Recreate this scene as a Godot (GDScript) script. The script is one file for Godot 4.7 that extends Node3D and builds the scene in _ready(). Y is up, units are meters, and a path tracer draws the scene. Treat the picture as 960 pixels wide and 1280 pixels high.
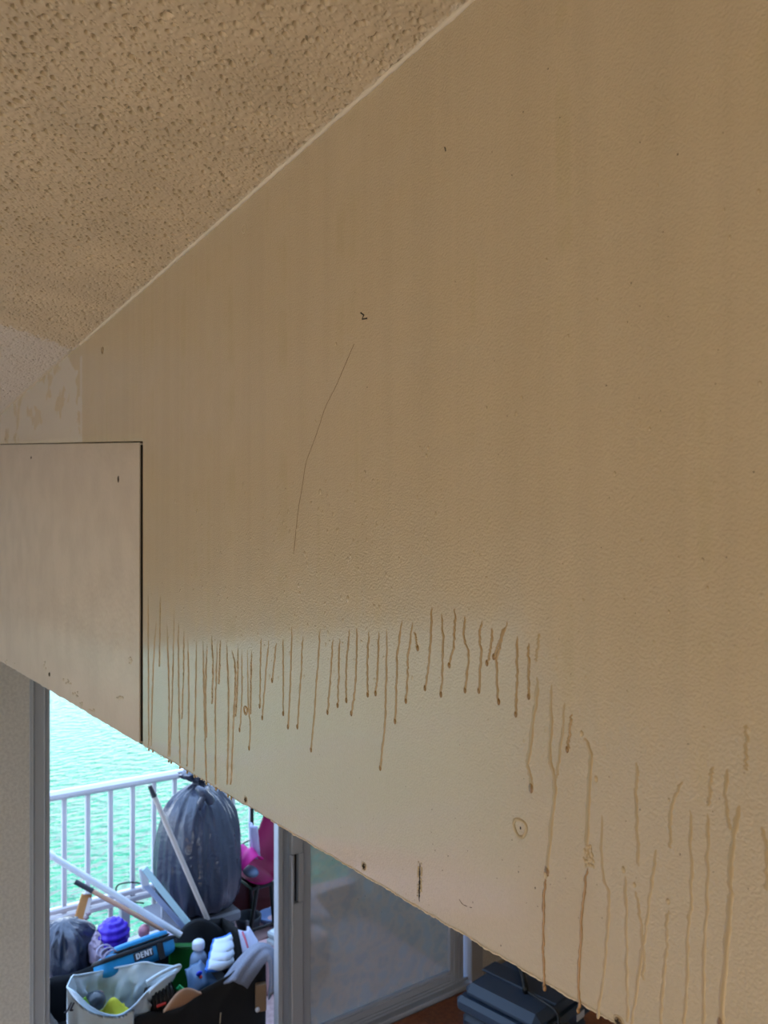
extends Node3D
# Room axes: x runs along the door wall (to the right), -z towards the door wall, y up; the camera stands at the origin.
const F := 967.0          # focal length in pixels of the 960 x 1280 frame
const EYE := 2.4
const YAW := -36.3
const WX := 0.335         # face of the beige wall that hangs from the ceiling
const DZ := -3.17         # inner face of the door wall
const RZ := -4.4          # balcony railing
var rng := RandomNumberGenerator.new()
var used := {}
var M := {}
var wig := FastNoiseLite.new()

func _ready():
	rng.seed = 7
	wig.seed = 5; wig.frequency = 1.0
	# ---------- camera
	var cam := Camera3D.new(); cam.name = "camera"
	cam.projection = Camera3D.PROJECTION_FRUSTUM
	cam.near = 0.05; cam.far = 4000.0
	cam.size = 2.0 * 0.05 * 640.0 / F
	cam.frustum_offset = Vector2(0, 0.05 * 50.0 / F)
	cam.position = Vector3(0, EYE, 0); cam.rotation_degrees = Vector3(0, YAW, 0)
	var lens := CameraAttributesPhysical.new()   # a phone's small lens: focused on the wall, the balcony a little soft
	lens.frustum_focal_length = 35.0; lens.exposure_aperture = 20.0; lens.frustum_focus_distance = 0.7
	lens.frustum_near = 0.05; lens.frustum_far = 4000.0
	cam.attributes = lens
	add_child(cam)
	# ---------- sky and exposure
	var sky_mat := ProceduralSkyMaterial.new()
	sky_mat.sky_top_color = Color(0.58, 0.70, 0.86); sky_mat.sky_horizon_color = Color(0.93, 0.97, 1.0)
	sky_mat.ground_bottom_color = Color(0.30, 0.55, 0.55); sky_mat.ground_horizon_color = Color(0.75, 0.88, 0.9)
	sky_mat.sky_energy_multiplier = 1.7; sky_mat.sky_curve = 0.2
	var sky := Sky.new(); sky.sky_material = sky_mat
	var env := Environment.new()
	env.background_mode = Environment.BG_SKY; env.sky = sky
	env.background_energy_multiplier = 1.0
	env.tonemap_mode = Environment.TONE_MAPPER_LINEAR
	env.tonemap_exposure = 1.9
	env.sdfgi_enabled = true; env.ssao_enabled = true; env.ssil_enabled = true
	var we := WorldEnvironment.new(); we.name = "world_environment"; we.environment = env; add_child(we)

	# ---------- the sun stands behind the camera, over the land side: it falls through a wide unseen front opening, shaped for this light, on the room's floor and on the sea, the balcony lies in the house's shade
	var sun := DirectionalLight3D.new(); sun.name = "sun"
	sun.light_color = Color(1.0, 0.93, 0.83); sun.light_energy = 4.9; sun.light_angular_distance = 0.6
	sun.sky_mode = DirectionalLight3D.SKY_MODE_LIGHT_ONLY; sun.shadow_enabled = true
	sun.rotation_degrees = Vector3(-27, 20, 0); add_child(sun)

	make_materials()
	shell()
	header_wall()
	wall_panel()
	ceiling_patch()
	balcony()
	sliding_door()
	balcony_things()
	tote_things()
	room_things()

# ======================================================================= pixels to points
func ray(u, v) -> Vector3:
	var a := deg_to_rad(YAW)
	var right := Vector3(cos(a), 0, -sin(a)); var fwd := Vector3(-sin(a), 0, -cos(a))
	return right * ((u - 480.0) / F) + Vector3.UP * ((690.0 - v) / F) + fwd
func on_x(u, v, x) -> Vector3:
	var d := ray(u, v); return Vector3(0, EYE, 0) + d * (x / d.x)
func on_z(u, v, z) -> Vector3:
	var d := ray(u, v); return Vector3(0, EYE, 0) + d * (z / d.z)
func on_y(u, v, y) -> Vector3:
	var d := ray(u, v); return Vector3(0, EYE, 0) + d * ((y - EYE) / d.y)
func W(u, v) -> Vector3: return on_x(u, v, WX)

# ======================================================================= materials
func mat(c: Color, rough := 0.6, metal := 0.0) -> StandardMaterial3D:
	var m := StandardMaterial3D.new()
	m.albedo_color = c; m.roughness = rough; m.metallic = metal
	return m
func noise_tex(freq, size := 512, type := FastNoiseLite.TYPE_SIMPLEX_SMOOTH, oct := 3, ramp = null, seed_ := 1) -> NoiseTexture2D:
	var n := FastNoiseLite.new(); n.noise_type = type; n.frequency = freq; n.seed = seed_
	n.fractal_octaves = oct
	var t := NoiseTexture2D.new(); t.width = size; t.height = size; t.seamless = true; t.noise = n
	if ramp != null: t.color_ramp = ramp
	return t
func ramp(cols: Array, offs: Array) -> Gradient:
	var g := Gradient.new(); g.colors = PackedColorArray(cols); g.offsets = PackedFloat32Array(offs); return g
func tri_scale(m: StandardMaterial3D, s: float, world := true):
	m.uv1_triplanar = true; m.uv1_world_triplanar = world; m.uv1_scale = Vector3(s, s, s)
func bump(m: StandardMaterial3D, t: Texture2D, cm: float):
	m.heightmap_enabled = true; m.heightmap_texture = t; m.heightmap_scale = cm
func mottled(a: Color, b: Color, rough, scale, freq := 0.02, cm := 0.0, world := true) -> StandardMaterial3D:
	var m := mat(Color.WHITE, rough)
	m.albedo_texture = noise_tex(freq, 512, FastNoiseLite.TYPE_SIMPLEX_SMOOTH, 4, ramp([a, b], [0.25, 0.75]), 3)
	tri_scale(m, scale, world)
	if cm > 0.0: bump(m, noise_tex(freq * 3.0, 512, FastNoiseLite.TYPE_SIMPLEX_SMOOTH, 3, null, 9), cm)
	return m

func make_materials():
	M.alu = mat(Color(0.66, 0.69, 0.74), 0.4)
	M.rubber = mat(Color(0.03, 0.03, 0.035), 0.6)
	M.white_metal = mat(Color(0.80, 0.82, 0.86), 0.35)
	M.rail = mat(Color(0.84, 0.83, 0.86), 0.4)
	M.black_metal = mat(Color(0.02, 0.02, 0.022), 0.4)
	M.room_wall = mottled(Color(0.79, 0.79, 0.79), Color(0.85, 0.85, 0.845), 0.8, 2.5, 0.05, 0.08)
	M.room_plain = mat(Color(0.84, 0.80, 0.74), 0.8)
	M.stucco = mottled(Color(0.56, 0.58, 0.58), Color(0.74, 0.74, 0.72), 0.85, 1.1, 0.02, 0.2)
	M.balcony = mottled(Color(0.80, 0.66, 0.66), Color(0.88, 0.76, 0.75), 0.7, 2.0)
	M.wood = mottled(Color(0.50, 0.26, 0.12), Color(0.60, 0.33, 0.16), 0.35, 3.0)
	M.wood_b = mottled(Color(0.45, 0.23, 0.10), Color(0.55, 0.30, 0.14), 0.35, 3.0)
	M.joint = mat(Color(0.55, 0.42, 0.33), 0.8)
	M.black_cloth = mottled(Color(0.012, 0.014, 0.022), Color(0.03, 0.034, 0.05), 0.75, 6.0, 0.05, 0.1)
	M.navy_cloth = mat(Color(0.05, 0.065, 0.10), 0.7)
	M.lid = mat(Color(0.2, 0.25, 0.31), 0.45)

# ======================================================================= mesh helpers
func ST() -> SurfaceTool:
	var s := SurfaceTool.new(); s.begin(Mesh.PRIMITIVE_TRIANGLES); return s
func tri(s: SurfaceTool, a: Vector3, b: Vector3, c: Vector3, out: Vector3, g := -1):
	s.set_smooth_group(g if g >= 0 else 0xFFFFFFFF)
	if (a - c).cross(a - b).dot(out) < 0.0:
		var t := b; b = c; c = t
	s.set_uv(Vector2(a.x + a.z, a.y)); s.add_vertex(a)
	s.set_uv(Vector2(b.x + b.z, b.y)); s.add_vertex(b)
	s.set_uv(Vector2(c.x + c.z, c.y)); s.add_vertex(c)
func quad(s, a, b, c, d, out, g := -1):
	tri(s, a, b, c, out, g); tri(s, a, c, d, out, g)
# a box with chamfered edges
func rbox(s: SurfaceTool, c: Vector3, size: Vector3, bevel := 0.004, basis := Basis()):
	var h := size * 0.5
	var e: float = minf(bevel, minf(h.x, minf(h.y, h.z)) * 0.9)
	var p := {}
	for sx in [-1, 1]:
		for sy in [-1, 1]:
			for sz in [-1, 1]:
				for k in 3:
					var q := Vector3(sx * (h.x - e), sy * (h.y - e), sz * (h.z - e))
					q[k] += [sx, sy, sz][k] * e
					p[[sx, sy, sz, k]] = c + basis * q
	for k in 3:
		var i := (k + 1) % 3; var j := (k + 2) % 3
		for sg in [-1, 1]:
			var v := []
			for ab in [[-1, -1], [1, -1], [1, 1], [-1, 1]]:
				var key := [0, 0, 0]; key[k] = sg; key[i] = ab[0]; key[j] = ab[1]
				v.append(p[[key[0], key[1], key[2], k]])
			var n := Vector3.ZERO; n[k] = sg
			quad(s, v[0], v[1], v[2], v[3], basis * n)
		for a in [-1, 1]:
			for b in [-1, 1]:
				var v2 := []
				for q2 in [[-1, i], [1, i], [1, j], [-1, j]]:
					var key := [0, 0, 0]; key[i] = a; key[j] = b; key[k] = q2[0]
					v2.append(p[[key[0], key[1], key[2], q2[1]]])
				var n := Vector3.ZERO; n[i] = a; n[j] = b
				quad(s, v2[0], v2[1], v2[2], v2[3], basis * n)
	for sx in [-1, 1]:
		for sy in [-1, 1]:
			for sz in [-1, 1]:
				tri(s, p[[sx, sy, sz, 0]], p[[sx, sy, sz, 1]], p[[sx, sy, sz, 2]], basis * Vector3(sx, sy, sz))
func span(s, x0, x1, y0, y1, z0, z1, bevel := 0.003):
	rbox(s, Vector3((x0 + x1) / 2.0, (y0 + y1) / 2.0, (z0 + z1) / 2.0), Vector3(abs(x1 - x0), abs(y1 - y0), abs(z1 - z0)), bevel)
# a surface over an n x m grid of f(a, b)
func surf(s: SurfaceTool, n: int, m: int, f: Callable, flip := false):
	var P := []
	for i in n + 1:
		var row := PackedVector3Array()
		for j in m + 1: row.append(f.call(i / float(n), j / float(m)))
		P.append(row)
	s.set_smooth_group(1)
	for i in n:
		for j in m:
			var q := [P[i][j], P[i + 1][j], P[i + 1][j + 1], P[i][j + 1]]
			var w := [[i, j], [i + 1, j], [i + 1, j + 1], [i, j + 1]]
			for k in ([0, 2, 1, 0, 3, 2] if flip else [0, 1, 2, 0, 2, 3]):
				s.set_uv(Vector2(w[k][0] / float(n), w[k][1] / float(m))); s.add_vertex(q[k])
# a sheet of cloth or plastic with a thickness
func sheet(s: SurfaceTool, n: int, m: int, f: Callable, th := 0.004):
	var nrm := func(a, b):
		var e := 0.01
		var da: Vector3 = f.call(minf(a + e, 1.0), b) - f.call(maxf(a - e, 0.0), b)
		var db: Vector3 = f.call(a, minf(b + e, 1.0)) - f.call(a, maxf(b - e, 0.0))
		return da.cross(db).normalized()
	var edge := func(a, b): return 0.35 if (a <= 0.0 or a >= 1.0 or b <= 0.0 or b >= 1.0) else 1.0
	surf(s, n, m, func(a, b): return f.call(a, b) + nrm.call(a, b) * th * 0.5 * edge.call(a, b))
	surf(s, n, m, func(a, b): return f.call(a, b) - nrm.call(a, b) * th * 0.5 * edge.call(a, b), true)
	var rim := func(k):
		return func(t, h):
			var ab: Array = [[t, 0.0], [1.0, t], [1.0 - t, 1.0], [0.0, 1.0 - t]][k]
			return f.call(ab[0], ab[1]) + nrm.call(ab[0], ab[1]) * th * 0.35 * (h - 0.5)
	for k in 4: surf(s, n if k % 2 == 0 else m, 1, rim.call(k))
func tube(s: SurfaceTool, pts: Array, radii, seg := 10, caps := true):
	var R := []
	var up := Vector3.UP
	for i in pts.size():
		var t: Vector3 = (pts[mini(i + 1, pts.size() - 1)] - pts[maxi(i - 1, 0)]).normalized()
		if i == 0: up = Vector3.UP if abs(t.y) < 0.9 else Vector3.RIGHT
		var side := t.cross(up).normalized()
		up = side.cross(t).normalized()
		var r: float = radii[i] if radii is Array else radii
		var ring := []
		for k in seg: ring.append(pts[i] + (side * cos(TAU * k / seg) + up * sin(TAU * k / seg)) * r)
		R.append(ring)
	for i in pts.size() - 1:
		for k in seg:
			var k2 := (k + 1) % seg
			var out: Vector3 = R[i][k] + R[i][k2] - pts[i] * 2.0
			tri(s, R[i][k], R[i][k2], R[i + 1][k2], out, 1); tri(s, R[i][k], R[i + 1][k2], R[i + 1][k], out, 1)
	if caps:
		for e in [0, pts.size() - 1]:
			var out: Vector3 = pts[e] - pts[1 if e == 0 else e - 1]
			for k in seg: tri(s, pts[e], R[e][k], R[e][(k + 1) % seg], out, -1)
# a lathe round an axis: profile of (radius, height), wobble(angle, t) scales the radius
func lathe(s: SurfaceTool, at: Vector3, prof: Array, seg := 32, wobble = null, basis := Basis()):
	var n := prof.size() - 1
	var f := func(a, b):
		var p: Vector2 = prof[int(round(a * n))]
		var ang: float = TAU * b
		var k: float = 1.0 if wobble == null else wobble.call(ang if b < 1.0 else 0.0, a)
		return at + basis * Vector3(cos(ang) * p.x * k, p.y, sin(ang) * p.x * k)
	surf(s, n, seg, f)
func smooth_prof(pts: Array, n := 24) -> Array:
	var c := Curve2D.new()
	for i in pts.size():
		var t: Vector2 = (pts[mini(i + 1, pts.size() - 1)] - pts[maxi(i - 1, 0)]) / 6.0
		c.add_point(pts[i], -t, t)
	var o := []
	for i in n + 1: o.append(c.samplef(i / float(n) * (pts.size() - 1)))
	return o
func curve(pts: Array, n := 24) -> Array:
	var c := Curve3D.new()
	for i in pts.size():
		var t: Vector3 = (pts[mini(i + 1, pts.size() - 1)] - pts[maxi(i - 1, 0)]) / 6.0
		c.add_point(pts[i], -t, t)
	var o := []
	for i in n + 1: o.append(c.samplef(i / float(n) * (pts.size() - 1)))
	return o
func blob(s: SurfaceTool, at: Vector3, r: Vector3, n := 6, m := 10, basis := Basis()):
	surf(s, n, m, func(a, b):
		var th: float = PI * a; var ph: float = TAU * b
		return at + basis * (r * Vector3(sin(th) * cos(ph), cos(th), sin(th) * sin(ph))))

# ======================================================================= nodes
func numbered(n: String, parent: Node) -> String:
	var key := [parent.get_instance_id(), n]
	var k: int = used.get(key, 0); used[key] = k + 1
	return n if k == 0 else "%s_%03d" % [n, k]
func obj(called: String, s, m: Material, parent: Node = self) -> MeshInstance3D:
	var mesh: ArrayMesh
	if s is SurfaceTool:
		s.generate_normals(); mesh = s.commit()
	else: mesh = s
	var o := MeshInstance3D.new(); o.name = numbered(called, parent); o.mesh = mesh; o.material_override = m
	parent.add_child(o, true)
	return o
func struct(called, s, m, parent: Node = self) -> MeshInstance3D:
	var o := obj(called, s, m, parent)
	o.set_meta("kind", "structure"); return o
func stuff(o: Node) -> Node:
	o.set_meta("kind", "stuff"); return o
func tag(o: Node, label: String, category: String, group := "") -> Node:
	o.set_meta("label", label); o.set_meta("category", category)
	if group: o.set_meta("group", group)
	return o
func thing(called, label, category, group := "") -> Node3D:
	var o := Node3D.new(); o.name = numbered(called, self); add_child(o, true)
	tag(o, label, category, group); return o

# ======================================================================= the room
func ceil_y(z: float) -> float: return 2.7496 + (z + 0.362) * 0.026

func shell():
	# floor: planks of reddish wood over a pale joint bed; single planks where the camera can see them
	var s := ST(); span(s, -3.1, 4.1, -0.2, -0.012, 2.6, DZ - 0.15)
	var fl := struct("floor", s, M.joint)
	for i in 12:
		for j in 3:
			var x0 := 0.9 + i * 0.27; var z0 := DZ + 0.02 + j * 0.92 + (0.4 if i % 2 else 0.0)
			s = ST(); span(s, x0, x0 + 0.266, -0.012, 0.0, z0, minf(z0 + 0.915, 2.5), 0.002)
			if j == 0 and i % 2: span(s, x0, x0 + 0.266, -0.012, 0.0, DZ + 0.02, z0 - 0.004, 0.002)
			obj("plank", s, M.wood if (i * 7 + j * 3) % 3 else M.wood_b, fl)
	s = ST()
	span(s, -3.05, 0.895, -0.012, 0.0, 2.5, DZ + 0.02, 0.002); span(s, 0.897, 4.1, -0.012, 0.0, 2.5, DZ + 3.2, 0.002)
	stuff(obj("tile_field", s, mottled(Color(0.66, 0.62, 0.56), Color(0.74, 0.70, 0.64), 0.5, 2.0), fl))
	# ceiling: a sloping slab above the textured coat
	s = ST()
	var c := []
	for q in [[-3.1, 2.6], [4.1, 2.6], [4.1, DZ - 0.13], [-3.1, DZ - 0.13]]: c.append(Vector3(q[0], ceil_y(q[1]) + 0.006, q[1]))
	var u := Vector3(0, 0.2, 0)
	quad(s, c[0], c[1], c[2], c[3], Vector3.DOWN); quad(s, c[0] + u, c[1] + u, c[2] + u, c[3] + u, Vector3.UP)
	for i in 4:
		var a: Vector3 = c[i]; var b: Vector3 = c[(i + 1) % 4]
		quad(s, a, b, b + u, a + u, (a + b) * Vector3(1, 0, 1))
	struct("ceiling", s, mat(Color(0.80, 0.73, 0.63), 0.8))
	# door wall with its two openings
	var z1 := DZ; var z2 := DZ - 0.12
	s = ST()
	for w in [[-3.1, -2.8, -0.2, 2.9], [-2.8, -0.3, 2.05, 2.9], [-0.3, 0.66, -0.2, 2.9], [0.66, 3.01, 2.10, 2.9], [3.01, 4.1, -0.2, 2.9]]:
		span(s, w[0], w[1], w[2], w[3], z1, z2, 0.002)
	struct("wall_back", s, M.room_wall)
	s = ST(); span(s, -3.1, -3.0, -0.2, 2.95, 2.5, DZ, 0.002); struct("wall_left", s, M.room_plain)
	s = ST(); span(s, 4.0, 4.1, -0.2, 2.95, 2.5, DZ, 0.002); struct("wall_far", s, M.room_plain)
	s = ST()
	for w in [[-3.1, -2.9, -0.2, 2.95], [-2.9, -1.0, 2.35, 2.95], [-1.0, 4.1, -0.2, 2.95]]: span(s, w[0], w[1], w[2], w[3], 2.5, 2.6, 0.002)  # the opening left here is unseen, cut to let the sunlight in
	struct("wall_front", s, mat(Color(0.62, 0.57, 0.51), 0.8))

func strip_points(pix: Array) -> Array:
	var o := []
	for p in pix: o.append(W(p[0], p[1]))
	return o

func low_y(z: float) -> float:
	return 2.1535 + 0.0012 * wig.get_noise_1d(z * 30.0) + 0.0007 * wig.get_noise_1d(z * 160.0 + 50.0)

func panel_top(z: float) -> float: return 2.5396 - (z + 0.976) * 0.1085

func smooth(a, b, x) -> float:
	var t := clampf((x - a) / (b - a), 0.0, 1.0); return t * t * (3 - 2 * t)

func wall_texture() -> ImageTexture:
	var w := 2048; var h := 768
	var n1 := FastNoiseLite.new(); n1.frequency = 0.012; n1.fractal_octaves = 4; n1.seed = 11
	var big := n1.get_image(w, h, false, false, true)
	var n2 := FastNoiseLite.new(); n2.frequency = 0.035; n2.fractal_octaves = 3; n2.seed = 23
	var streak := n2.get_image(w, 12, false, false, true); streak.resize(w, h, Image.INTERPOLATE_CUBIC)
	var n3 := FastNoiseLite.new(); n3.frequency = 0.25; n3.fractal_octaves = 3; n3.seed = 31
	var fine := n3.get_image(w, h, false, false, true)
	var B := big.get_data(); var S := streak.get_data(); var N := fine.get_data()
	# where the sticky film ends and the runs begin
	var edge := [[150, 720], [250, 785], [350, 790], [450, 765], [550, 745], [650, 790], [700, 860], [740, 910], [800, 940], [960, 960]]
	var yb := PackedFloat32Array(); yb.resize(w)
	var pts := strip_points(edge)
	for i in w:
		var z := -2.16 + (i + 0.5) / w * 2.36
		var y: float = pts[0].y
		for k in pts.size() - 1:
			if z >= pts[k].z: y = lerpf(pts[k].y, pts[k + 1].y, clampf((z - pts[k].z) / (pts[k + 1].z - pts[k].z), 0, 1))
		yb[i] = y
	var clean := Vector3(0.765, 0.70, 0.61); var film := Vector3(0.775, 0.70, 0.59); var pale := Vector3(0.815, 0.77, 0.715)
	var out := PackedByteArray(); out.resize(w * h * 3)
	for j in h:
		var y := 2.76 - (j + 0.5) / h * 0.62
		for i in w:
			var z := -2.16 + (i + 0.5) / w * 2.36
			var k := j * w + i
			var b := B[k] / 255.0; var st := S[k] / 255.0; var n := N[k] / 255.0
			var m: float = smooth(-0.014, 0.014, y - yb[i] + (b - 0.5) * 0.03 + (st - 0.5) * 0.05)
			m = m * (0.55 + 0.55 * b) + 0.2 * (1.0 - m) * st
			# narrow olive runs in the film, broken up by its blotches
			var col := clean.lerp(film, clampf(m, 0, 1))
			col *= Vector3.ONE - Vector3(0.035, 0.032, 0.05) * m * smooth(0.55, 0.85, st) * smooth(0.15, 0.8, b)
			col *= 1.0 + (st - 0.5) * 0.05 * m + (n - 0.5) * 0.03
			# the corner over the panel where the film was wiped off in blotches
			if z < -1.12:
				var gap := 2.7497 + (z + 0.362) * 0.026 - y      # below the ceiling
				var q := smooth(0.46, 0.54, b * 0.8 + n * 0.10 + clampf((-1.22 - z) * 1.6, -0.2, 0.25) + (0.12 if gap > 0.062 + 0.04 * st else -0.10))
				if z > -1.245 - 0.012 * n: q = 0.0
				elif z > -1.262 - 0.006 * b and gap > 0.02: q = maxf(q, 0.75)
				col = col.lerp(pale * (1.0 + (n - 0.5) * 0.05), q)
			out[k * 3] = int(clampf(col.x, 0, 1) * 255); out[k * 3 + 1] = int(clampf(col.y, 0, 1) * 255); out[k * 3 + 2] = int(clampf(col.z, 0, 1) * 255)
	return ImageTexture.create_from_image(Image.create_from_data(w, h, false, Image.FORMAT_RGB8, out))

func wall_section(s: SurfaceTool, z0: float, z1: float, lo: Callable, hi: Callable, rounded := true):
	var n := int(ceil((z1 - z0) / 0.005)); var rows := 16
	var cols := []
	for i in n + 1:
		var z := lerpf(z0, z1, i / float(n))
		var a: float = lo.call(z); var b: float = hi.call(z)
		var c := []
		if rounded:
			c.append(Vector3(WX + 0.10, a, z)); c.append(Vector3(WX + 0.004, a, z)); c.append(Vector3(WX + 0.0012, a + 0.0008, z)); c.append(Vector3(WX + 0.0003, a + 0.0018, z))
			a += 0.0035
		else:
			c.append(Vector3(WX + 0.03, a, z)); c.append(Vector3(WX + 0.0008, a, z)); a += 0.0008
		for j in rows + 1: c.append(Vector3(WX, lerpf(a, b, j / float(rows)), z))
		cols.append(c)
	s.set_smooth_group(1)
	for i in n:
		for j in cols[i].size() - 1:
			var q := [cols[i][j], cols[i + 1][j], cols[i + 1][j + 1], cols[i][j + 1]]
			for k in [0, 2, 1, 0, 3, 2]:
				var p: Vector3 = q[k]
				s.set_uv(Vector2(p.z, p.y) / 0.11); s.set_uv2(Vector2((p.z + 2.16) / 2.36, (2.76 - p.y) / 0.62)); s.add_vertex(p)

func header_wall():
	var m := mat(Color(0.78, 0.70, 0.58), 0.22); m.metallic_specular = 0.6; m.clearcoat_enabled = true; m.clearcoat = 0.6; m.clearcoat_roughness = 0.12
	m.detail_enabled = true; m.detail_albedo = wall_texture(); m.detail_uv_layer = BaseMaterial3D.DETAIL_UV_2
	bump(m, noise_tex(0.10, 512, FastNoiseLite.TYPE_SIMPLEX_SMOOTH, 3, null, 4), 0.03)
	M.wall = m
	var s := ST()
	var top := func(z): return ceil_y(z) + 0.004
	var low := func(z): return low_y(z)
	wall_section(s, -0.9735, 0.9, low, top)
	wall_section(s, -2.156, -0.9735, func(z): return panel_top(z) + 0.0015, top, false)
	wall_section(s, DZ, -2.156, low, top)
	for z in [-0.9735, -2.156]:    # the cheeks of the gap round the panel
		quad(s, Vector3(WX, 2.155, z), Vector3(WX + 0.03, 2.155, z), Vector3(WX + 0.03, 2.68, z), Vector3(WX, 2.68, z), Vector3(0, 0, -1 if z > -1 else 1))
	quad(s, Vector3(WX + 0.1, 2.153, 0.9), Vector3(WX + 0.1, 2.153, DZ), Vector3(WX + 0.1, 2.68, DZ), Vector3(WX + 0.1, 2.78, 0.9), Vector3.RIGHT)
	quad(s, Vector3(WX, 2.153, 0.9), Vector3(WX + 0.1, 2.153, 0.9), Vector3(WX + 0.1, 2.785, 0.9), Vector3(WX, 2.785, 0.9), Vector3(0, 0, 1))
	var wall := struct("wall_right", s, m)
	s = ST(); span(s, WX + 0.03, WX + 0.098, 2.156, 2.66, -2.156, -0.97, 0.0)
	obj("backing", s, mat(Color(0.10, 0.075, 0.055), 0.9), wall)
	drips(wall); wall_marks(wall)

# --------------------------------------------------- runs of brown condensate
const ZA := [   # from the zoom at (180, 680), 3.2 times as large: [kind, x, y, x, y, ...]; kind 0 thin and clear, 1 amber with a bead, 2 pale
	[0, 17, 170, 18, 500, 19, 810], [0, 50, 300, 38, 480, 28, 808], [0, 92, 300, 100, 600, 98, 850], [0, 122, 240, 112, 640, 103, 850], [0, 138, 300, 138, 520, 145, 880],
	[0, 175, 360, 179, 640, 172, 890], [0, 210, 370, 206, 640, 200, 910], [0, 236, 370, 241, 640, 250, 955], [0, 254, 390, 247, 560, 250, 775], [0, 295, 370, 286, 640, 287, 962],
	[0, 330, 380, 338, 640, 333, 962], [0, 350, 420, 365, 500, 360, 680, 347, 962], [1, 392, 410, 391, 620, 383, 745], [1, 413, 400, 417, 640, 425, 720, 421, 818], [0, 430, 420, 426, 680],
	[1, 468, 370, 463, 650], [1, 500, 370, 482, 580, 473, 697], [1, 530, 390, 520, 480, 513, 548], [1, 556, 370, 557, 680], [1, 592, 320, 585, 560, 576, 733], [1, 636, 360, 628, 520, 614, 733],
	[1, 705, 330, 690, 560, 669, 825], [1, 756, 370, 745, 540, 735, 675], [1, 783, 370, 775, 648], [1, 822, 330, 808, 520, 810, 628], [1, 852, 320, 845, 560, 830, 680], [1, 900, 340, 893, 500, 895, 605], [1, 940, 340, 933, 520, 926, 600],
	[0, 160, 330, 158, 520, 152, 700], [0, 270, 360, 276, 500, 272, 640], [0, 306, 380, 300, 560], [0, 376, 400, 374, 560, 366, 690], [0, 66, 200, 62, 490]]
const ZB := [
	[1, 140, 320, 136, 560, 132, 700, 113, 898], [1, 205, 290, 182, 430, 178, 560, 172, 712], [1, 246, 300, 225, 440, 222, 520, 215, 630], [1, 250, 350, 262, 420], [1, 320, 240, 310, 440, 293, 580],
	[1, 360, 270, 365, 430, 355, 605], [1, 412, 250, 410, 380, 388, 488], [1, 452, 280, 448, 370, 466, 450, 453, 588], [1, 525, 300, 510, 370, 516, 440, 508, 590], [1, 562, 330, 554, 420, 540, 480],
	[1, 625, 300, 595, 400, 578, 480, 586, 635], [1, 660, 360, 660, 520, 656, 685], [1, 706, 390, 708, 614], [1, 610, 330, 568, 455], [2, 752, 350, 735, 470]]
const ZC := [
	[3, 190, -30, 188, 60, 168, 200, 160, 290, 172, 330, 169, 362], [3, 242, -20, 237, 120, 235, 260, 248, 330, 240, 470, 222, 640], [4, 219, 655, 213, 720, 211, 900, 216, 1030],
	[2, 285, 50, 262, 280, 250, 330], [1, 306, 110, 292, 235], [3, 345, 185, 366, 260, 357, 540, 360, 600], [4, 358, 620, 349, 700, 333, 900, 329, 1105],
	[2, 408, 380, 408, 640, 430, 720, 420, 900, 392, 1128], [2, 484, 640, 487, 730, 488, 940, 491, 1140], [2, 515, 690, 530, 770, 540, 900, 505, 1150], [2, 590, 540, 570, 690, 547, 880, 545, 1000],
	[2, 680, 330, 640, 420, 633, 560], [2, 627, 750, 620, 900, 600, 1150], [2, 699, 380, 704, 680, 692, 900, 682, 1150], [2, 762, 420, 756, 700, 742, 1150], [2, 822, 280, 818, 420, 835, 500],
	[3, 868, 380, 846, 500, 834, 640, 836, 740, 820, 900, 803, 1150], [2, 938, 480, 955, 570, 953, 700], [2, 775, 280, 762, 420], [2, 525, 260, 520, 400, 528, 620], [2, 890, 140, 885, 300]]

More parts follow.
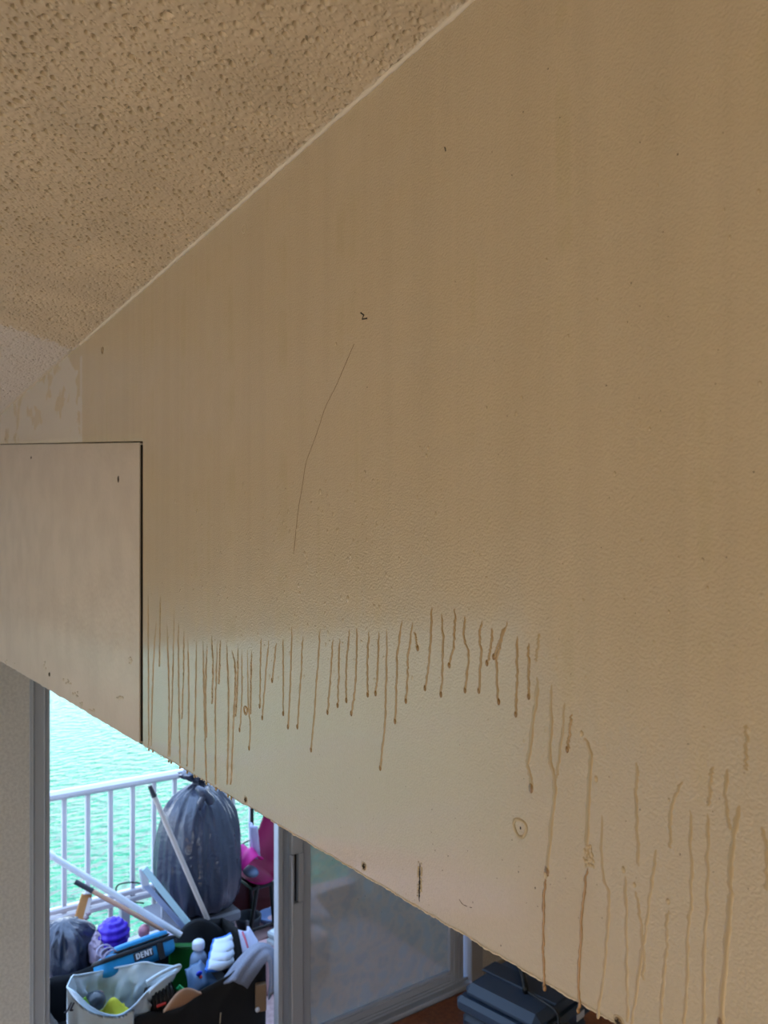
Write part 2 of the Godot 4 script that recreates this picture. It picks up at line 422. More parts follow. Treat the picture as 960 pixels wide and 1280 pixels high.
func drips(wall: Node3D):
	M.clear = mat(Color(0.69, 0.61, 0.49), 0.06); M.amber = mat(Color(0.66, 0.54, 0.375), 0.16); M.pale = mat(Color(0.70, 0.605, 0.455), 0.24)
	M.bead = mat(Color(0.54, 0.40, 0.21), 0.1); M.rust = mat(Color(0.60, 0.44, 0.25), 0.16)
	for k in [M.clear, M.amber, M.pale, M.bead, M.rust]: k.metallic_specular = 0.65
	var sets := [[ZA, 180.0, 680.0, 3.2], [ZB, 440.0, 680.0, 3.2], [ZC, 600.0, 850.0, 2.6667]]
	for q in sets:
		for d in q[0]:
			var pix := []
			for i in range(1, d.size(), 2): pix.append(W(q[1] + d[i] / q[3], q[2] + d[i + 1] / q[3]))
			run(wall, d[0], pix)
	# drops that hang from the lower edge where the runs leave the wall
	for u in [186, 191, 211, 214, 225, 234, 243, 258, 270, 285, 289]:
		var p := W(u, 900); p.y = low_y(p.z) + 0.0005
		var s := ST(); blob(s, p, Vector3(0.0012, 0.0019, 0.0013)); obj("hanging_drop", s, M.clear, wall)
	# fine beads of condensation on the film
	M.water_bead = mat(Color(0.77, 0.69, 0.57), 0.06); M.water_bead.metallic_specular = 0.7; M.water_bead.clearcoat_enabled = true; M.water_bead.clearcoat = 1.0; M.water_bead.clearcoat_roughness = 0.04
	var s := ST()
	for i in 620:
		var u := rng.randf_range(185, 560); var v := rng.randf_range(560, 850) if i % 4 else rng.randf_range(420, 700)
		if i % 5 == 0: u = rng.randf_range(560, 955); v = rng.randf_range(500, 960)
		var p := W(u, v); var r := rng.randf_range(0.0004, 0.0011) * (1.5 if rng.randf() < 0.1 else 1.0)
		if u < 480 and v > 600: r *= 1.25
		else: r *= 0.75
		half_blob(s, p, r, r * rng.randf_range(1.0, 1.9), r * 0.32)
	stuff(obj("condensation_bead", s, M.water_bead, wall))
	# fat bubbles in the film on the right
	s = ST()
	for q in [[948, 240, 3], [912, 297, 2.2], [905, 262, 2], [822, 232, 1.6], [683, 325, 2], [746, 375, 1.8], [768, 592, 2.4], [812, 536, 2], [710, 420, 2], [878, 700, 2.4], [848, 697, 1.6], [836, 765, 2], [780, 750, 1.8], [729, 750, 1.8], [745, 974, 3], [836, 1000, 2], [779, 1087, 3.2], [793, 1106, 2.6], [835, 1127, 3], [682, 1094, 3.4], [727, 917, 3], [880, 910, 2], [950, 480, 3], [884, 735, 2.2], [652, 497, 2], [608, 510, 1.8], [592, 690, 1.5], [456, 590, 1.8], [535, 560, 2], [533, 570, 2.2], [394, 527, 1.8], [420, 430, 1.8]]:
		var p := W(q[0], q[1]); var k: float = -p.z * 0.0008 + 0.0002
		half_blob(s, p, q[2] * k, q[2] * k * 1.5, q[2] * k * 0.75)
	for k in 26:
		var p := W(735 + rng.randf_range(-6, 7), 1072 + rng.randf_range(-14, 12))
		half_blob(s, p, 0.0008, 0.0012, 0.0008)
	stuff(obj("film_bubble", s, mat(Color(0.78, 0.70, 0.585), 0.2), wall))

func half_blob(s: SurfaceTool, p: Vector3, rz: float, ry: float, rx: float):
	surf(s, 4, 8, func(a, b):
		var th: float = PI * 0.5 * a; var ph: float = TAU * b
		return p + Vector3(-cos(th) * rx + 0.0001, sin(th) * cos(ph) * ry, sin(th) * sin(ph) * rz), true)

func run(wall: Node3D, kind: int, pts: Array):
	var n := 90 if kind == 0 else 40
	var c := curve(pts, n)
	var w: float = [0.0011, 0.0013, 0.0014, 0.0017, 0.0012][kind]
	var far: float = -pts[0].z
	w *= clampf(0.55 + far * 0.6, 0.7, 1.15)
	if kind == 3: w *= 1.25
	var th: float = [0.0011, 0.0006, 0.00026, 0.00034, 0.0008][kind]
	var off := rng.randf() * 100.0
	var s := ST()
	surf(s, n, 6, func(a, b):
		var p: Vector3 = c[int(round(a * n))]
		var ww: float = w * (1.0 + 0.6 * wig.get_noise_1d(off + a * 18.0)) * smooth(-0.05, 0.18, a)
		var tt: float = th * smooth(-0.02, 0.3, a) * (1.0 + (0.9 if kind == 0 else 0.5) * wig.get_noise_1d(off + 40.0 + a * (60.0 if kind == 0 else 25.0)))
		if a >= 1.0: ww *= 0.6
		var ang: float = PI * (b - 0.5)
		return Vector3(WX + 0.00006 - cos(ang) * tt, p.y, p.z + sin(ang) * ww + 0.0011 * wig.get_noise_1d(off + a * 7.0) + 0.0005 * wig.get_noise_1d(off + a * 30.0)))
	var o := obj("drip", s, [M.clear, M.amber, M.pale, M.pale, M.rust][kind], wall)
	if kind == 1 or (kind == 3 and pts.size() == 6) or kind == 4:
		s = ST(); var p: Vector3 = c[n]
		half_blob(s, p + Vector3(0, 0.0006, 0.0006 * wig.get_noise_1d(off + 9.0)), w * 1.25, w * 2.3, th * 1.8)
		obj("drip_bead", s, M.bead if kind != 4 else M.rust, o)

# --------------------------------------------------- screws, plugs, cracks and fly specks
func ring(s: SurfaceTool, p: Vector3, R: float, r: float, seg := 20):
	surf(s, seg, 8, func(a, b):
		var t: float = TAU * a; var q: float = TAU * b
		var rr: float = R * (1.0 + 0.08 * sin(t * 3.0)) + r * cos(q)
		return p + Vector3(-r * sin(q) * 0.6, sin(t) * rr, cos(t) * rr))

func wall_marks(wall: Node3D):
	var dark := mat(Color(0.09, 0.065, 0.045), 0.8)
	var plaster := mat(Color(0.74, 0.67, 0.56), 0.6)
	for q in [[455, 1083, 0.0026], [307, 1000, 0.003], [773, 1277, 0.0026]]:
		var p := W(q[0], q[1]); var r: float = q[2]
		var s := ST(); half_blob(s, p, r, r, 0.0006)
		var o := obj("screw", s, mat(Color(0.52, 0.43, 0.33), 0.4, 0.2), wall)
		s = ST()
		for k in 2: rbox(s, p + Vector3(-0.0006, 0, 0), Vector3(0.0004, r * (1.3 if k else 0.3), r * (0.3 if k else 1.3)), 0.0001)
		obj("cross_slot", s, dark, o)
		s = ST(); ring(s, p, r * 1.15, 0.0004); obj("paint_ring", s, plaster, o)
	# filled hole with a raised rim
	var p := W(650, 1035)
	var s := ST(); ring(s, p, 0.0050, 0.0011, 28)
	var o := obj("plaster_plug", s, plaster, wall)
	s = ST(); half_blob(s, p + Vector3(0, 0, 0.0004), 0.0006, 0.001, 0.0004); obj("pinhole", s, dark, o)
	# screw hole over which a run has flowed
	p = W(307, 888)
	s = ST(); ring(s, p, 0.0034, 0.0013); obj("brown_ring", s, M.amber, wall)
	s = ST(); ring(s, W(128, 438), 0.004, 0.0012); obj("ring_mark", s, mat(Color(0.55, 0.47, 0.36), 0.5), wall)
	s = ST(); ring(s, W(305, 286), 0.004, 0.0008); obj("ring_mark", s, plaster, wall)
	# the open vertical split near the lower edge
	var a := W(525, 1078); var b := W(524, 1128)
	s = ST()
	surf(s, 24, 4, func(t, k):
		var w: float = 0.0017 * pow(sin(PI * t), 0.6) * (0.55 + 0.9 * absf(wig.get_noise_1d(t * 13.0 + 3.0)))
		var ang: float = PI * (k - 0.5)
		return a.lerp(b, t) + Vector3(0.0001 - 0.0002 * cos(ang), 0, sin(ang) * w + 0.0007 * wig.get_noise_1d(t * 6.0)))
	o = obj("split", s, dark, wall)
	s = ST()
	for k in 30:
		var t := rng.randf(); var q := a.lerp(b, t)
		half_blob(s, q + Vector3(0, 0, (0.0013 + rng.randf() * 0.0008) * (1 if rng.randf() < 0.7 else -1)), rng.randf_range(0.0003, 0.0008), rng.randf_range(0.0005, 0.0014), 0.0007)
	obj("torn_lip", s, plaster, o)
	# curved scratch to its right
	s = ST(); tube(s, curve([W(574, 1124), W(578, 1130), W(584, 1133)], 8), 0.00022, 5); tube(s, [W(587, 1134), W(590, 1134.5)], 0.0002, 5); obj("scratch", s, mat(Color(0.3, 0.22, 0.15), 0.7), wall)
	# hairline crack in the film
	var hair := []
	var cr := [[443, 430], [430, 461], [420, 482], [413, 497], [405, 512], [397, 537], [390, 560], [383, 580], [378, 610], [373, 640], [367, 692]]
	for q in cr: hair.append(W(q[0] + rng.randf_range(-0.8, 0.8), q[1]))
	s = ST(); tube(s, curve(hair, 60), 0.00024, 5); obj("hairline_crack", s, mat(Color(0.44, 0.34, 0.22), 0.7), wall)
	# a dead insect's leg stuck in the film
	s = ST(); tube(s, [W(451, 391), W(455, 394), W(453, 399), W(459, 398)], 0.0006, 5); obj("insect", s, dark, wall)
	s = ST(); tube(s, [W(556, 184), W(557, 189)], 0.0004, 5); obj("insect", s, dark, wall)
	# fly specks
	s = ST()
	for q in [[569, 352], [685, 86], [800, 178], [847, 193], [829, 290], [789, 354], [615, 190], [654, 140], [640, 219], [341, 390], [445, 483], [459, 484], [525, 558], [575, 650], [634, 520], [942, 590], [758, 482], [700, 147], [430, 643], [460, 532], [544, 1063], [553, 1088], [560, 1070], [591, 1128], [626, 1182], [656, 1040], [648, 1090], [540, 1012], [600, 1038], [672, 1133], [669, 1110], [860, 930], [800, 1012], [850, 1068], [707, 1098], [628, 1075], [640, 1050]]:
		half_blob(s, W(q[0], q[1]), rng.randf_range(0.0003, 0.0006), rng.randf_range(0.0003, 0.0008), 0.0002)
	for k in 90:
		half_blob(s, W(rng.randf_range(200, 950), rng.randf_range(120, 1000) if k % 2 else rng.randf_range(960, 1180)), 0.0003, 0.0004, 0.0002)
	stuff(obj("fly_speck", s, mat(Color(0.22, 0.16, 0.10), 0.7), wall))
	# white crumbs where the lower edge is chipped
	s = ST()
	surf(s, 260, 4, func(a, b):
		var z: float = lerpf(-0.62, -0.2, a)
		var r: float = 0.00055 + 0.0009 * maxf(0.0, wig.get_noise_1d(z * 120.0)) + 0.0004 * wig.get_noise_1d(z * 400.0)
		return Vector3(WX + 0.0014 - cos(PI * (b - 0.25)) * r * 1.4, low_y(z) + 0.0006 + sin(PI * (b - 0.25)) * r, z))
	for k in 30:
		var z := rng.randf_range(-0.98, -0.6)
		half_blob(s, Vector3(WX + 0.0008, low_y(z) + rng.randf_range(0.0, 0.0012), z), rng.randf_range(0.0008, 0.003), rng.randf_range(0.0003, 0.0007), 0.0006)
	stuff(obj("edge_chip", s, mat(Color(0.86, 0.81, 0.75), 0.7), wall))

func wall_panel():
	var t := thing("wall_panel", "thin pinkish grey board patch screwed over the left end of the beige wall", "panel")
	var m := mottled(Color(0.82, 0.775, 0.735), Color(0.86, 0.815, 0.775), 0.36, 1.6, 0.012)
	bump(m, noise_tex(0.1, 512, FastNoiseLite.TYPE_SIMPLEX_SMOOTH, 2, null, 8), 0.04)
	var s := ST()
	var z0 := -2.15; var z1 := -0.9805
	var n := 200
	var x := WX - 0.0022
	var lo := func(z): return 2.1545 + 0.0015 * wig.get_noise_1d(z * 24.0) + 0.0008 * wig.get_noise_1d(z * 90.0)
	var f := func(a, b):
		var z := lerpf(z0, z1, a)
		var y0: float = lo.call(z); var y1 := panel_top(z)
		var prof := [Vector2(WX + 0.0115, y0), Vector2(x + 0.002, y0), Vector2(x, y0 + 0.002), Vector2(x, lerpf(y0, y1, 0.3)), Vector2(x, lerpf(y0, y1, 0.6)), Vector2(x, y1 - 0.0015), Vector2(x + 0.0015, y1), Vector2(WX + 0.0115, y1)]
		var q: Vector2 = prof[int(round(b * 7))]
		return Vector3(q.x, q.y, z)
	surf(s, n, 7, f, true)
	for z in [z0, z1]:
		var y0: float = lo.call(z); var y1 := panel_top(z)
		quad(s, Vector3(x, y0 + 0.002, z), Vector3(WX + 0.0115, y0, z), Vector3(WX + 0.0115, y1, z), Vector3(x, y1 - 0.0015, z), Vector3(0, 0, z + 1.5))
	obj("board", s, m, t)
	s = ST(); span(s, WX - 0.0008, WX + 0.0115, 2.158, panel_top(z1) - 0.003, z1 - 0.001, z1 + 0.0012, 0.0004)  # dark brown strip that paints the shade in the panel's gap
	obj("gap_shade", s, mat(Color(0.17, 0.125, 0.09), 0.9), t).set_meta("label", "dark strip painting the shade in the gap beside the board")
	var on := func(u, v): return on_x(u, v, x)
	s = ST()
	var p: Vector3 = on.call(148, 599); half_blob(s, p, 0.0035, 0.005, 0.0012); p = on.call(39, 572); half_blob(s, p, 0.004, 0.003, 0.001)
	p = on.call(62, 843); half_blob(s, p, 0.004, 0.004, 0.002)
	stuff(obj("nail_head", s, mat(Color(0.28, 0.23, 0.19), 0.7), t))
	s = ST()   # smears of white filler along the lower edge
	var white := mat(Color(0.83, 0.79, 0.74), 0.6)
	for q in [[8, 822, 26, 6], [56, 830, 4, 16], [84, 852, 10, 6], [94, 868, 7, 5], [103, 882, 7, 7], [114, 889, 8, 3], [150, 872, 9, 2], [163, 826, 2, 7]]:
		for k in 7:
			p = on.call(q[0] + rng.randf_range(-1, 1) * q[2] * 0.5, q[1] + rng.randf_range(-1, 1) * q[3] * 0.5 + (5 if q[2] == 26 else 0))
			if p.y > 2.157: half_blob(s, p, rng.randf_range(0.002, 0.006), rng.randf_range(0.001, 0.003), 0.0012)
	stuff(obj("filler_smear", s, white, t))

# --------------------------------------------------- the rough coat on the ceiling
func ceiling_patch():
	var xs := PackedFloat32Array(); var zs := PackedFloat32Array()
	var x := -0.26
	while x < WX + 0.0008: xs.append(x); x += 0.00105 if x > 0.0 else 0.006
	xs[xs.size() - 1] = WX + 0.001
	var z := -0.2
	while z > -2.3: zs.append(z); z -= 0.006 if z > -0.3 else (0.0012 if z > -0.95 else 0.003)
	var fine := FastNoiseLite.new(); fine.seed = 3; fine.frequency = 170.0; fine.fractal_octaves = 2
	var cv := FastNoiseLite.new(); cv.noise_type = FastNoiseLite.TYPE_CELLULAR; cv.frequency = 140.0; cv.fractal_type = FastNoiseLite.FRACTAL_NONE; cv.seed = 8; cv.cellular_return_type = FastNoiseLite.RETURN_CELL_VALUE
	cv.cellular_distance_function = FastNoiseLite.DISTANCE_EUCLIDEAN
	var cd: FastNoiseLite = cv.duplicate(); cd.cellular_return_type = FastNoiseLite.RETURN_DISTANCE
	var sd: FastNoiseLite = cd.duplicate(); sd.frequency = 290.0; sd.seed = 19
	var sv: FastNoiseLite = cv.duplicate(); sv.frequency = 290.0; sv.seed = 19
	var warp := FastNoiseLite.new(); warp.seed = 12; warp.frequency = 60.0; warp.fractal_octaves = 2
	var nx := xs.size(); var nz := zs.size()
	var H := PackedFloat32Array(); H.resize(nx * nz)
	for j in nz:
		for i in nx:
			var a := xs[i]; var b := zs[j]
			var wa := a + 0.0012 * warp.get_noise_2d(a, b); var wb := b + 0.0012 * warp.get_noise_2d(b + 3.0, a)
			var k := 0.5 + 0.5 * cv.get_noise_2d(wa, wb)
			var h := 0.00042 * fine.get_noise_2d(a, b * 0.6)
			if k > 0.42:
				var r := 0.12 + 0.26 * (k - 0.42) / 0.58
				var d := cd.get_noise_2d(wa, wb) + 1.0
				h += (0.0010 + 0.0022 * r / 0.4) * smooth(r, r * 0.6, d)
			var k2 := 0.5 + 0.5 * sv.get_noise_2d(wa, wb)
			if k2 > 0.42:
				var d2 := sd.get_noise_2d(wa, wb) + 1.0
				h += 0.0010 * smooth(0.30, 0.12, d2)
			H[j * nx + i] = h
	var V := PackedVector3Array(); V.resize(nx * nz); var Nn := PackedVector3Array(); Nn.resize(nx * nz); var C := PackedColorArray(); C.resize(nx * nz)
	var tan_ := Color(0.815, 0.735, 0.625).srgb_to_linear(); var white := Color(0.84, 0.79, 0.75).srgb_to_linear(); var caulk := Color(0.86, 0.80, 0.72).srgb_to_linear()
	var p0 := on_y(0, 415, 2.715); var p1 := on_y(88, 440, 2.72)
	for j in nz:
		for i in nx:
			var k := j * nx + i
			V[k] = Vector3(xs[i], ceil_y(zs[j]) + H[k], zs[j])
			var i0 := maxi(i - 1, 0); var i1 := mini(i + 1, nx - 1); var j0 := maxi(j - 1, 0); var j1 := mini(j + 1, nz - 1)
			var dx := (H[j * nx + i1] - H[j * nx + i0]) / (xs[i1] - xs[i0]); var dz := (H[j1 * nx + i] - H[j0 * nx + i]) / (zs[j1] - zs[j0])
			Nn[k] = Vector3(dx, -1.0, dz + 0.026).normalized()
			var line: float = lerpf(p0.z, p1.z, (xs[i] - p0.x) / (p1.x - p0.x))
			var q := warp.get_noise_2d(xs[i] * 1.3, zs[j] * 1.3)
			var col := tan_ * (1.0 + 0.10 * warp.get_noise_2d(xs[i] * 0.15, zs[j] * 0.15))
			if zs[j] < line + 0.02 * q: col = white
			if xs[i] > WX - 0.0045 + 0.003 * q: col = caulk
			C[k] = Color(col.r, col.g, col.b)
	var I := PackedInt32Array(); I.resize((nx - 1) * (nz - 1) * 6)
	var at := 0
	for j in nz - 1:
		for i in nx - 1:
			var k := j * nx + i
			for t in [k, k + 1, k + nx + 1, k, k + nx + 1, k + nx]:
				I[at] = t; at += 1
	var arr := []; arr.resize(Mesh.ARRAY_MAX)
	arr[Mesh.ARRAY_VERTEX] = V; arr[Mesh.ARRAY_NORMAL] = Nn; arr[Mesh.ARRAY_COLOR] = C; arr[Mesh.ARRAY_INDEX] = I
	var mesh := ArrayMesh.new(); mesh.add_surface_from_arrays(Mesh.PRIMITIVE_TRIANGLES, arr)
	var m := mat(Color.WHITE, 0.5); m.vertex_color_use_as_albedo = true
	obj("textured_coat", mesh, m, get_node("ceiling"))
	# bead of caulk in the corner between wall and ceiling
	var pts := []; var rad := []
	for k in 172:
		var zz := -0.2 - k * 0.0062
		pts.append(Vector3(WX - 0.0004 + 0.0006 * wig.get_noise_1d(k * 0.3), ceil_y(zz) - 0.0002 + 0.0005 * wig.get_noise_1d(k * 0.41 + 30.0), zz)); rad.append(0.0021 + 0.0009 * wig.get_noise_1d(k * 0.7 + 9.0))
	var s := ST(); tube(s, pts, rad, 8); struct("trim_1", s, mat(Color(0.87, 0.81, 0.73), 0.35))

# ======================================================================= outside
func balcony():
	# the sea, far below
	var m := mat(Color(0.13, 0.35, 0.30), 0.2); m.metallic_specular = 0.19
	m.uv1_triplanar = true; m.uv1_world_triplanar = true; m.uv1_scale = Vector3(0.035, 0.05, 0.06)
	bump(m, noise_tex(0.02, 1024, FastNoiseLite.TYPE_SIMPLEX_SMOOTH, 4, null, 6), 60.0)
	var s := ST(); quad(s, Vector3(-1500, -14, -6), Vector3(1500, -14, -6), Vector3(1500, -14, -2500), Vector3(-1500, -14, -2500), Vector3.UP)
	tag(stuff(obj("sea", s, m)), "turquoise rippled sea water far below the balcony railing", "sea")
	# balcony slab with a low kerb
	s = ST(); span(s, -3.4, 4.6, -0.2, -0.02, DZ - 0.12, RZ - 0.08, 0.01)
	struct("floor_balcony", s, M.balcony)
	s = ST(); span(s, -3.4, 4.6, -0.02, 0.16, RZ + 0.06, RZ - 0.08, 0.01)
	struct("trim_kerb", s, M.balcony)
	# partition wall at the balcony's end, seen through the door's glass
	s = ST(); span(s, 2.95, 3.07, -0.02, 2.6, DZ - 0.12, RZ - 0.05, 0.01); struct("wall_partition", s, M.stucco)
	# railing
	var t := thing("balcony_railing", "white metal balcony railing with upright bars in front of the sea", "railing")
	s = ST(); rbox(s, Vector3(-0.4, 1.09, RZ), Vector3(6.0, 0.05, 0.055), 0.016); obj("top_rail", s, M.rail, t)
	s = ST(); rbox(s, Vector3(-0.4, 0.47, RZ), Vector3(6.0, 0.032, 0.04), 0.008); rbox(s, Vector3(-0.4, 0.43, RZ), Vector3(6.0, 0.03, 0.055), 0.006); obj("bottom_rail", s, M.rail, t)
	for k in range(-28, 13):
		var x := 1.083 + 0.1237 * k
		s = ST(); span(s, x - 0.012, x + 0.012, 0.16 if k % 2 == 0 else 0.44, 1.07, RZ - 0.012, RZ + 0.012, 0.003); obj("bar", s, M.rail, t)
	s = ST(); span(s, 1.385, 1.435, 0.16, 0.42, RZ - 0.03, RZ + 0.02, 0.004); obj("post", s, M.alu, t)

func sliding_door():
	var t := Node3D.new(); t.name = "door_1"; add_child(t); t.set_meta("kind", "structure")
	# fixed frame
	var s := ST()
	span(s, 0.655, 0.728, 0.0, 2.1, DZ + 0.004, DZ - 0.11, 0.003); obj("jamb", s, M.alu, t)
	s = ST(); span(s, 0.706, 0.712, 0.0, 2.1, DZ + 0.010, DZ + 0.002, 0.002); span(s, 0.663, 0.672, 0.0, 2.1, DZ + 0.009, DZ + 0.002, 0.002); obj("jamb_ridge", s, M.alu, t)
	s = ST(); span(s, 0.724, 0.736, 0.03, 2.08, DZ - 0.06, DZ - 0.11, 0.002); obj("jamb_seal", s, M.rubber, t)
	s = ST(); span(s, 2.93, 3.015, 0.0, 2.1, DZ + 0.004, DZ - 0.11, 0.003); obj("jamb", s, M.alu, t)
	s = ST(); span(s, 0.73, 2.93, 2.05, 2.1, DZ + 0.004, DZ - 0.11, 0.003); obj("frame_head", s, M.alu, t)
	s = ST(); span(s, 0.73, 2.93, -0.01, 0.022, DZ + 0.012, DZ - 0.11, 0.003); span(s, 0.73, 2.93, 0.0, 0.035, DZ - 0.028, DZ - 0.034, 0.001); span(s, 0.73, 2.93, 0.0, 0.035, DZ - 0.07, DZ - 0.076, 0.001); obj("track", s, M.alu, t)
	# sliding leaf
	s = ST()
	var z0 := DZ - 0.035; var z1 := DZ - 0.068
	span(s, 1.735, 1.762, 0.036, 2.048, z0 + 0.012, z1, 0.003)   # bright outer edge
	var leaf := obj("sliding_leaf", s, M.alu, t)
	s = ST(); span(s, 1.762, 1.805, 0.036, 2.048, z0 - 0.018, z1, 0.002); obj("stile_channel", s, M.alu, leaf)
	s = ST(); span(s, 1.807, 1.872, 0.036, 0.74, z0 + 0.012, z1, 0.004); span(s, 1.807, 1.872, 0.97, 2.048, z0 + 0.012, z1, 0.004); span(s, 1.845, 1.872, 0.74, 0.97, z0 + 0.012, z1, 0.001); span(s, 1.807, 1.822, 0.74, 0.97, z0 + 0.012, z1, 0.001); obj("stile", s, M.alu, leaf)
	s = ST(); span(s, 1.822, 1.845, 0.73, 0.98, z0 - 0.012, z1, 0.001); obj("pull_recess", s, M.rubber, leaf)
	s = ST(); span(s, 1.80, 1.812, 0.735, 0.975, z0 + 0.002, z0 + 0.026, 0.003); obj("handle", s, M.alu, leaf)
	s = ST(); span(s, 1.872, 1.922, 0.036, 2.048, z0 - 0.006, z1, 0.003); obj("glazing_bead", s, M.alu, leaf)
	s = ST(); span(s, 2.80, 2.90, 0.036, 2.048, z0 + 0.006, z1, 0.003); span(s, 2.825, 2.84, 0.05, 2.04, z0 + 0.014, z0, 0.002); span(s, 2.86, 2.868, 0.05, 2.04, z0 + 0.012, z0, 0.002); obj("back_stile", s, M.alu, leaf)
	s = ST(); span(s, 1.922, 2.80, 0.036, 0.105, z0 + 0.006, z1, 0.003); span(s, 1.922, 2.80, 0.085, 0.094, z0 + 0.014, z0, 0.002); span(s, 1.922, 2.80, 0.05, 0.056, z0 + 0.012, z0, 0.002); obj("bottom_rail", s, M.alu, leaf)
	s = ST(); span(s, 1.922, 2.80, 1.99, 2.048, z0 + 0.006, z1, 0.003); obj("top_rail", s, M.alu, leaf)
	var g := mat(Color(1, 1, 1, 1), 0.3); g.transparency = BaseMaterial3D.TRANSPARENCY_ALPHA
	g.albedo_texture = noise_tex(0.014, 512, FastNoiseLite.TYPE_SIMPLEX_SMOOTH, 4, ramp([Color(0.62, 0.68, 0.70, 0.66), Color(0.72, 0.72, 0.71, 0.74), Color(0.64, 0.71, 0.75, 0.68)], [0.25, 0.5, 0.75]), 14)
	tri_scale(g, 1.1)
	s = ST(); span(s, 1.915, 2.805, 0.10, 1.995, (z0 + z1) / 2 + 0.003, (z0 + z1) / 2 - 0.003, 0.0005); obj("pane", s, g, leaf)
	# the other sliding door, left of the frame: its sky is what the glossy wall mirrors
	var t2 := Node3D.new(); t2.name = "door_2"; add_child(t2); t2.set_meta("kind", "structure")
	s = ST(); span(s, -2.8, -2.74, 0, 2.05, DZ, DZ - 0.11); obj("jamb", s, M.alu, t2)
	s = ST(); span(s, -0.36, -0.3, 0, 2.05, DZ, DZ - 0.11); obj("jamb", s, M.alu, t2)
	s = ST(); span(s, -2.74, -0.36, 2.0, 2.05, DZ, DZ - 0.11); obj("frame_head", s, M.alu, t2)

# ======================================================================= things on the balcony
func sack(s: SurfaceTool, at: Vector3, R: float, Hh: float, prof: Array, folds := 0.10, sd := 1, seg := 96, flat := 1.0):
	var n := FastNoiseLite.new(); n.seed = sd; n.frequency = 1.0; n.fractal_octaves = 3
	var P := []
	for q in smooth_prof(prof, 48): P.append(Vector2(maxf(q.x, 0.001) * R, q.y * Hh))
	var knot := 1.0
	lathe(s, at, P, seg, func(ang, t):
		var k: float = folds * (0.5 + 1.3 * smooth(0.35, 0.85, t))
		var c := Vector3(cos(ang) * 2.2, t * 1.6, sin(ang) * 2.2)
		var c2 := Vector3(cos(ang) * 3.2, t * 1.0, sin(ang) * 3.2)
		var c3 := Vector3(cos(ang) * 4.5 + t, t * 3.2, sin(ang) * 4.5 - t)
		return (1.0 + k * n.get_noise_3dv(c) * 1.2 + 0.75 * k * (0.4 - absf(n.get_noise_3dv(c3)) * 2.4) + k * (0.55 - absf(n.get_noise_3dv(c2 + Vector3(9, 0, 0))) * 2.0)) * (1.0 + (flat - 1.0) * cos(ang) * cos(ang)), Basis(Vector3.UP, 0.4))

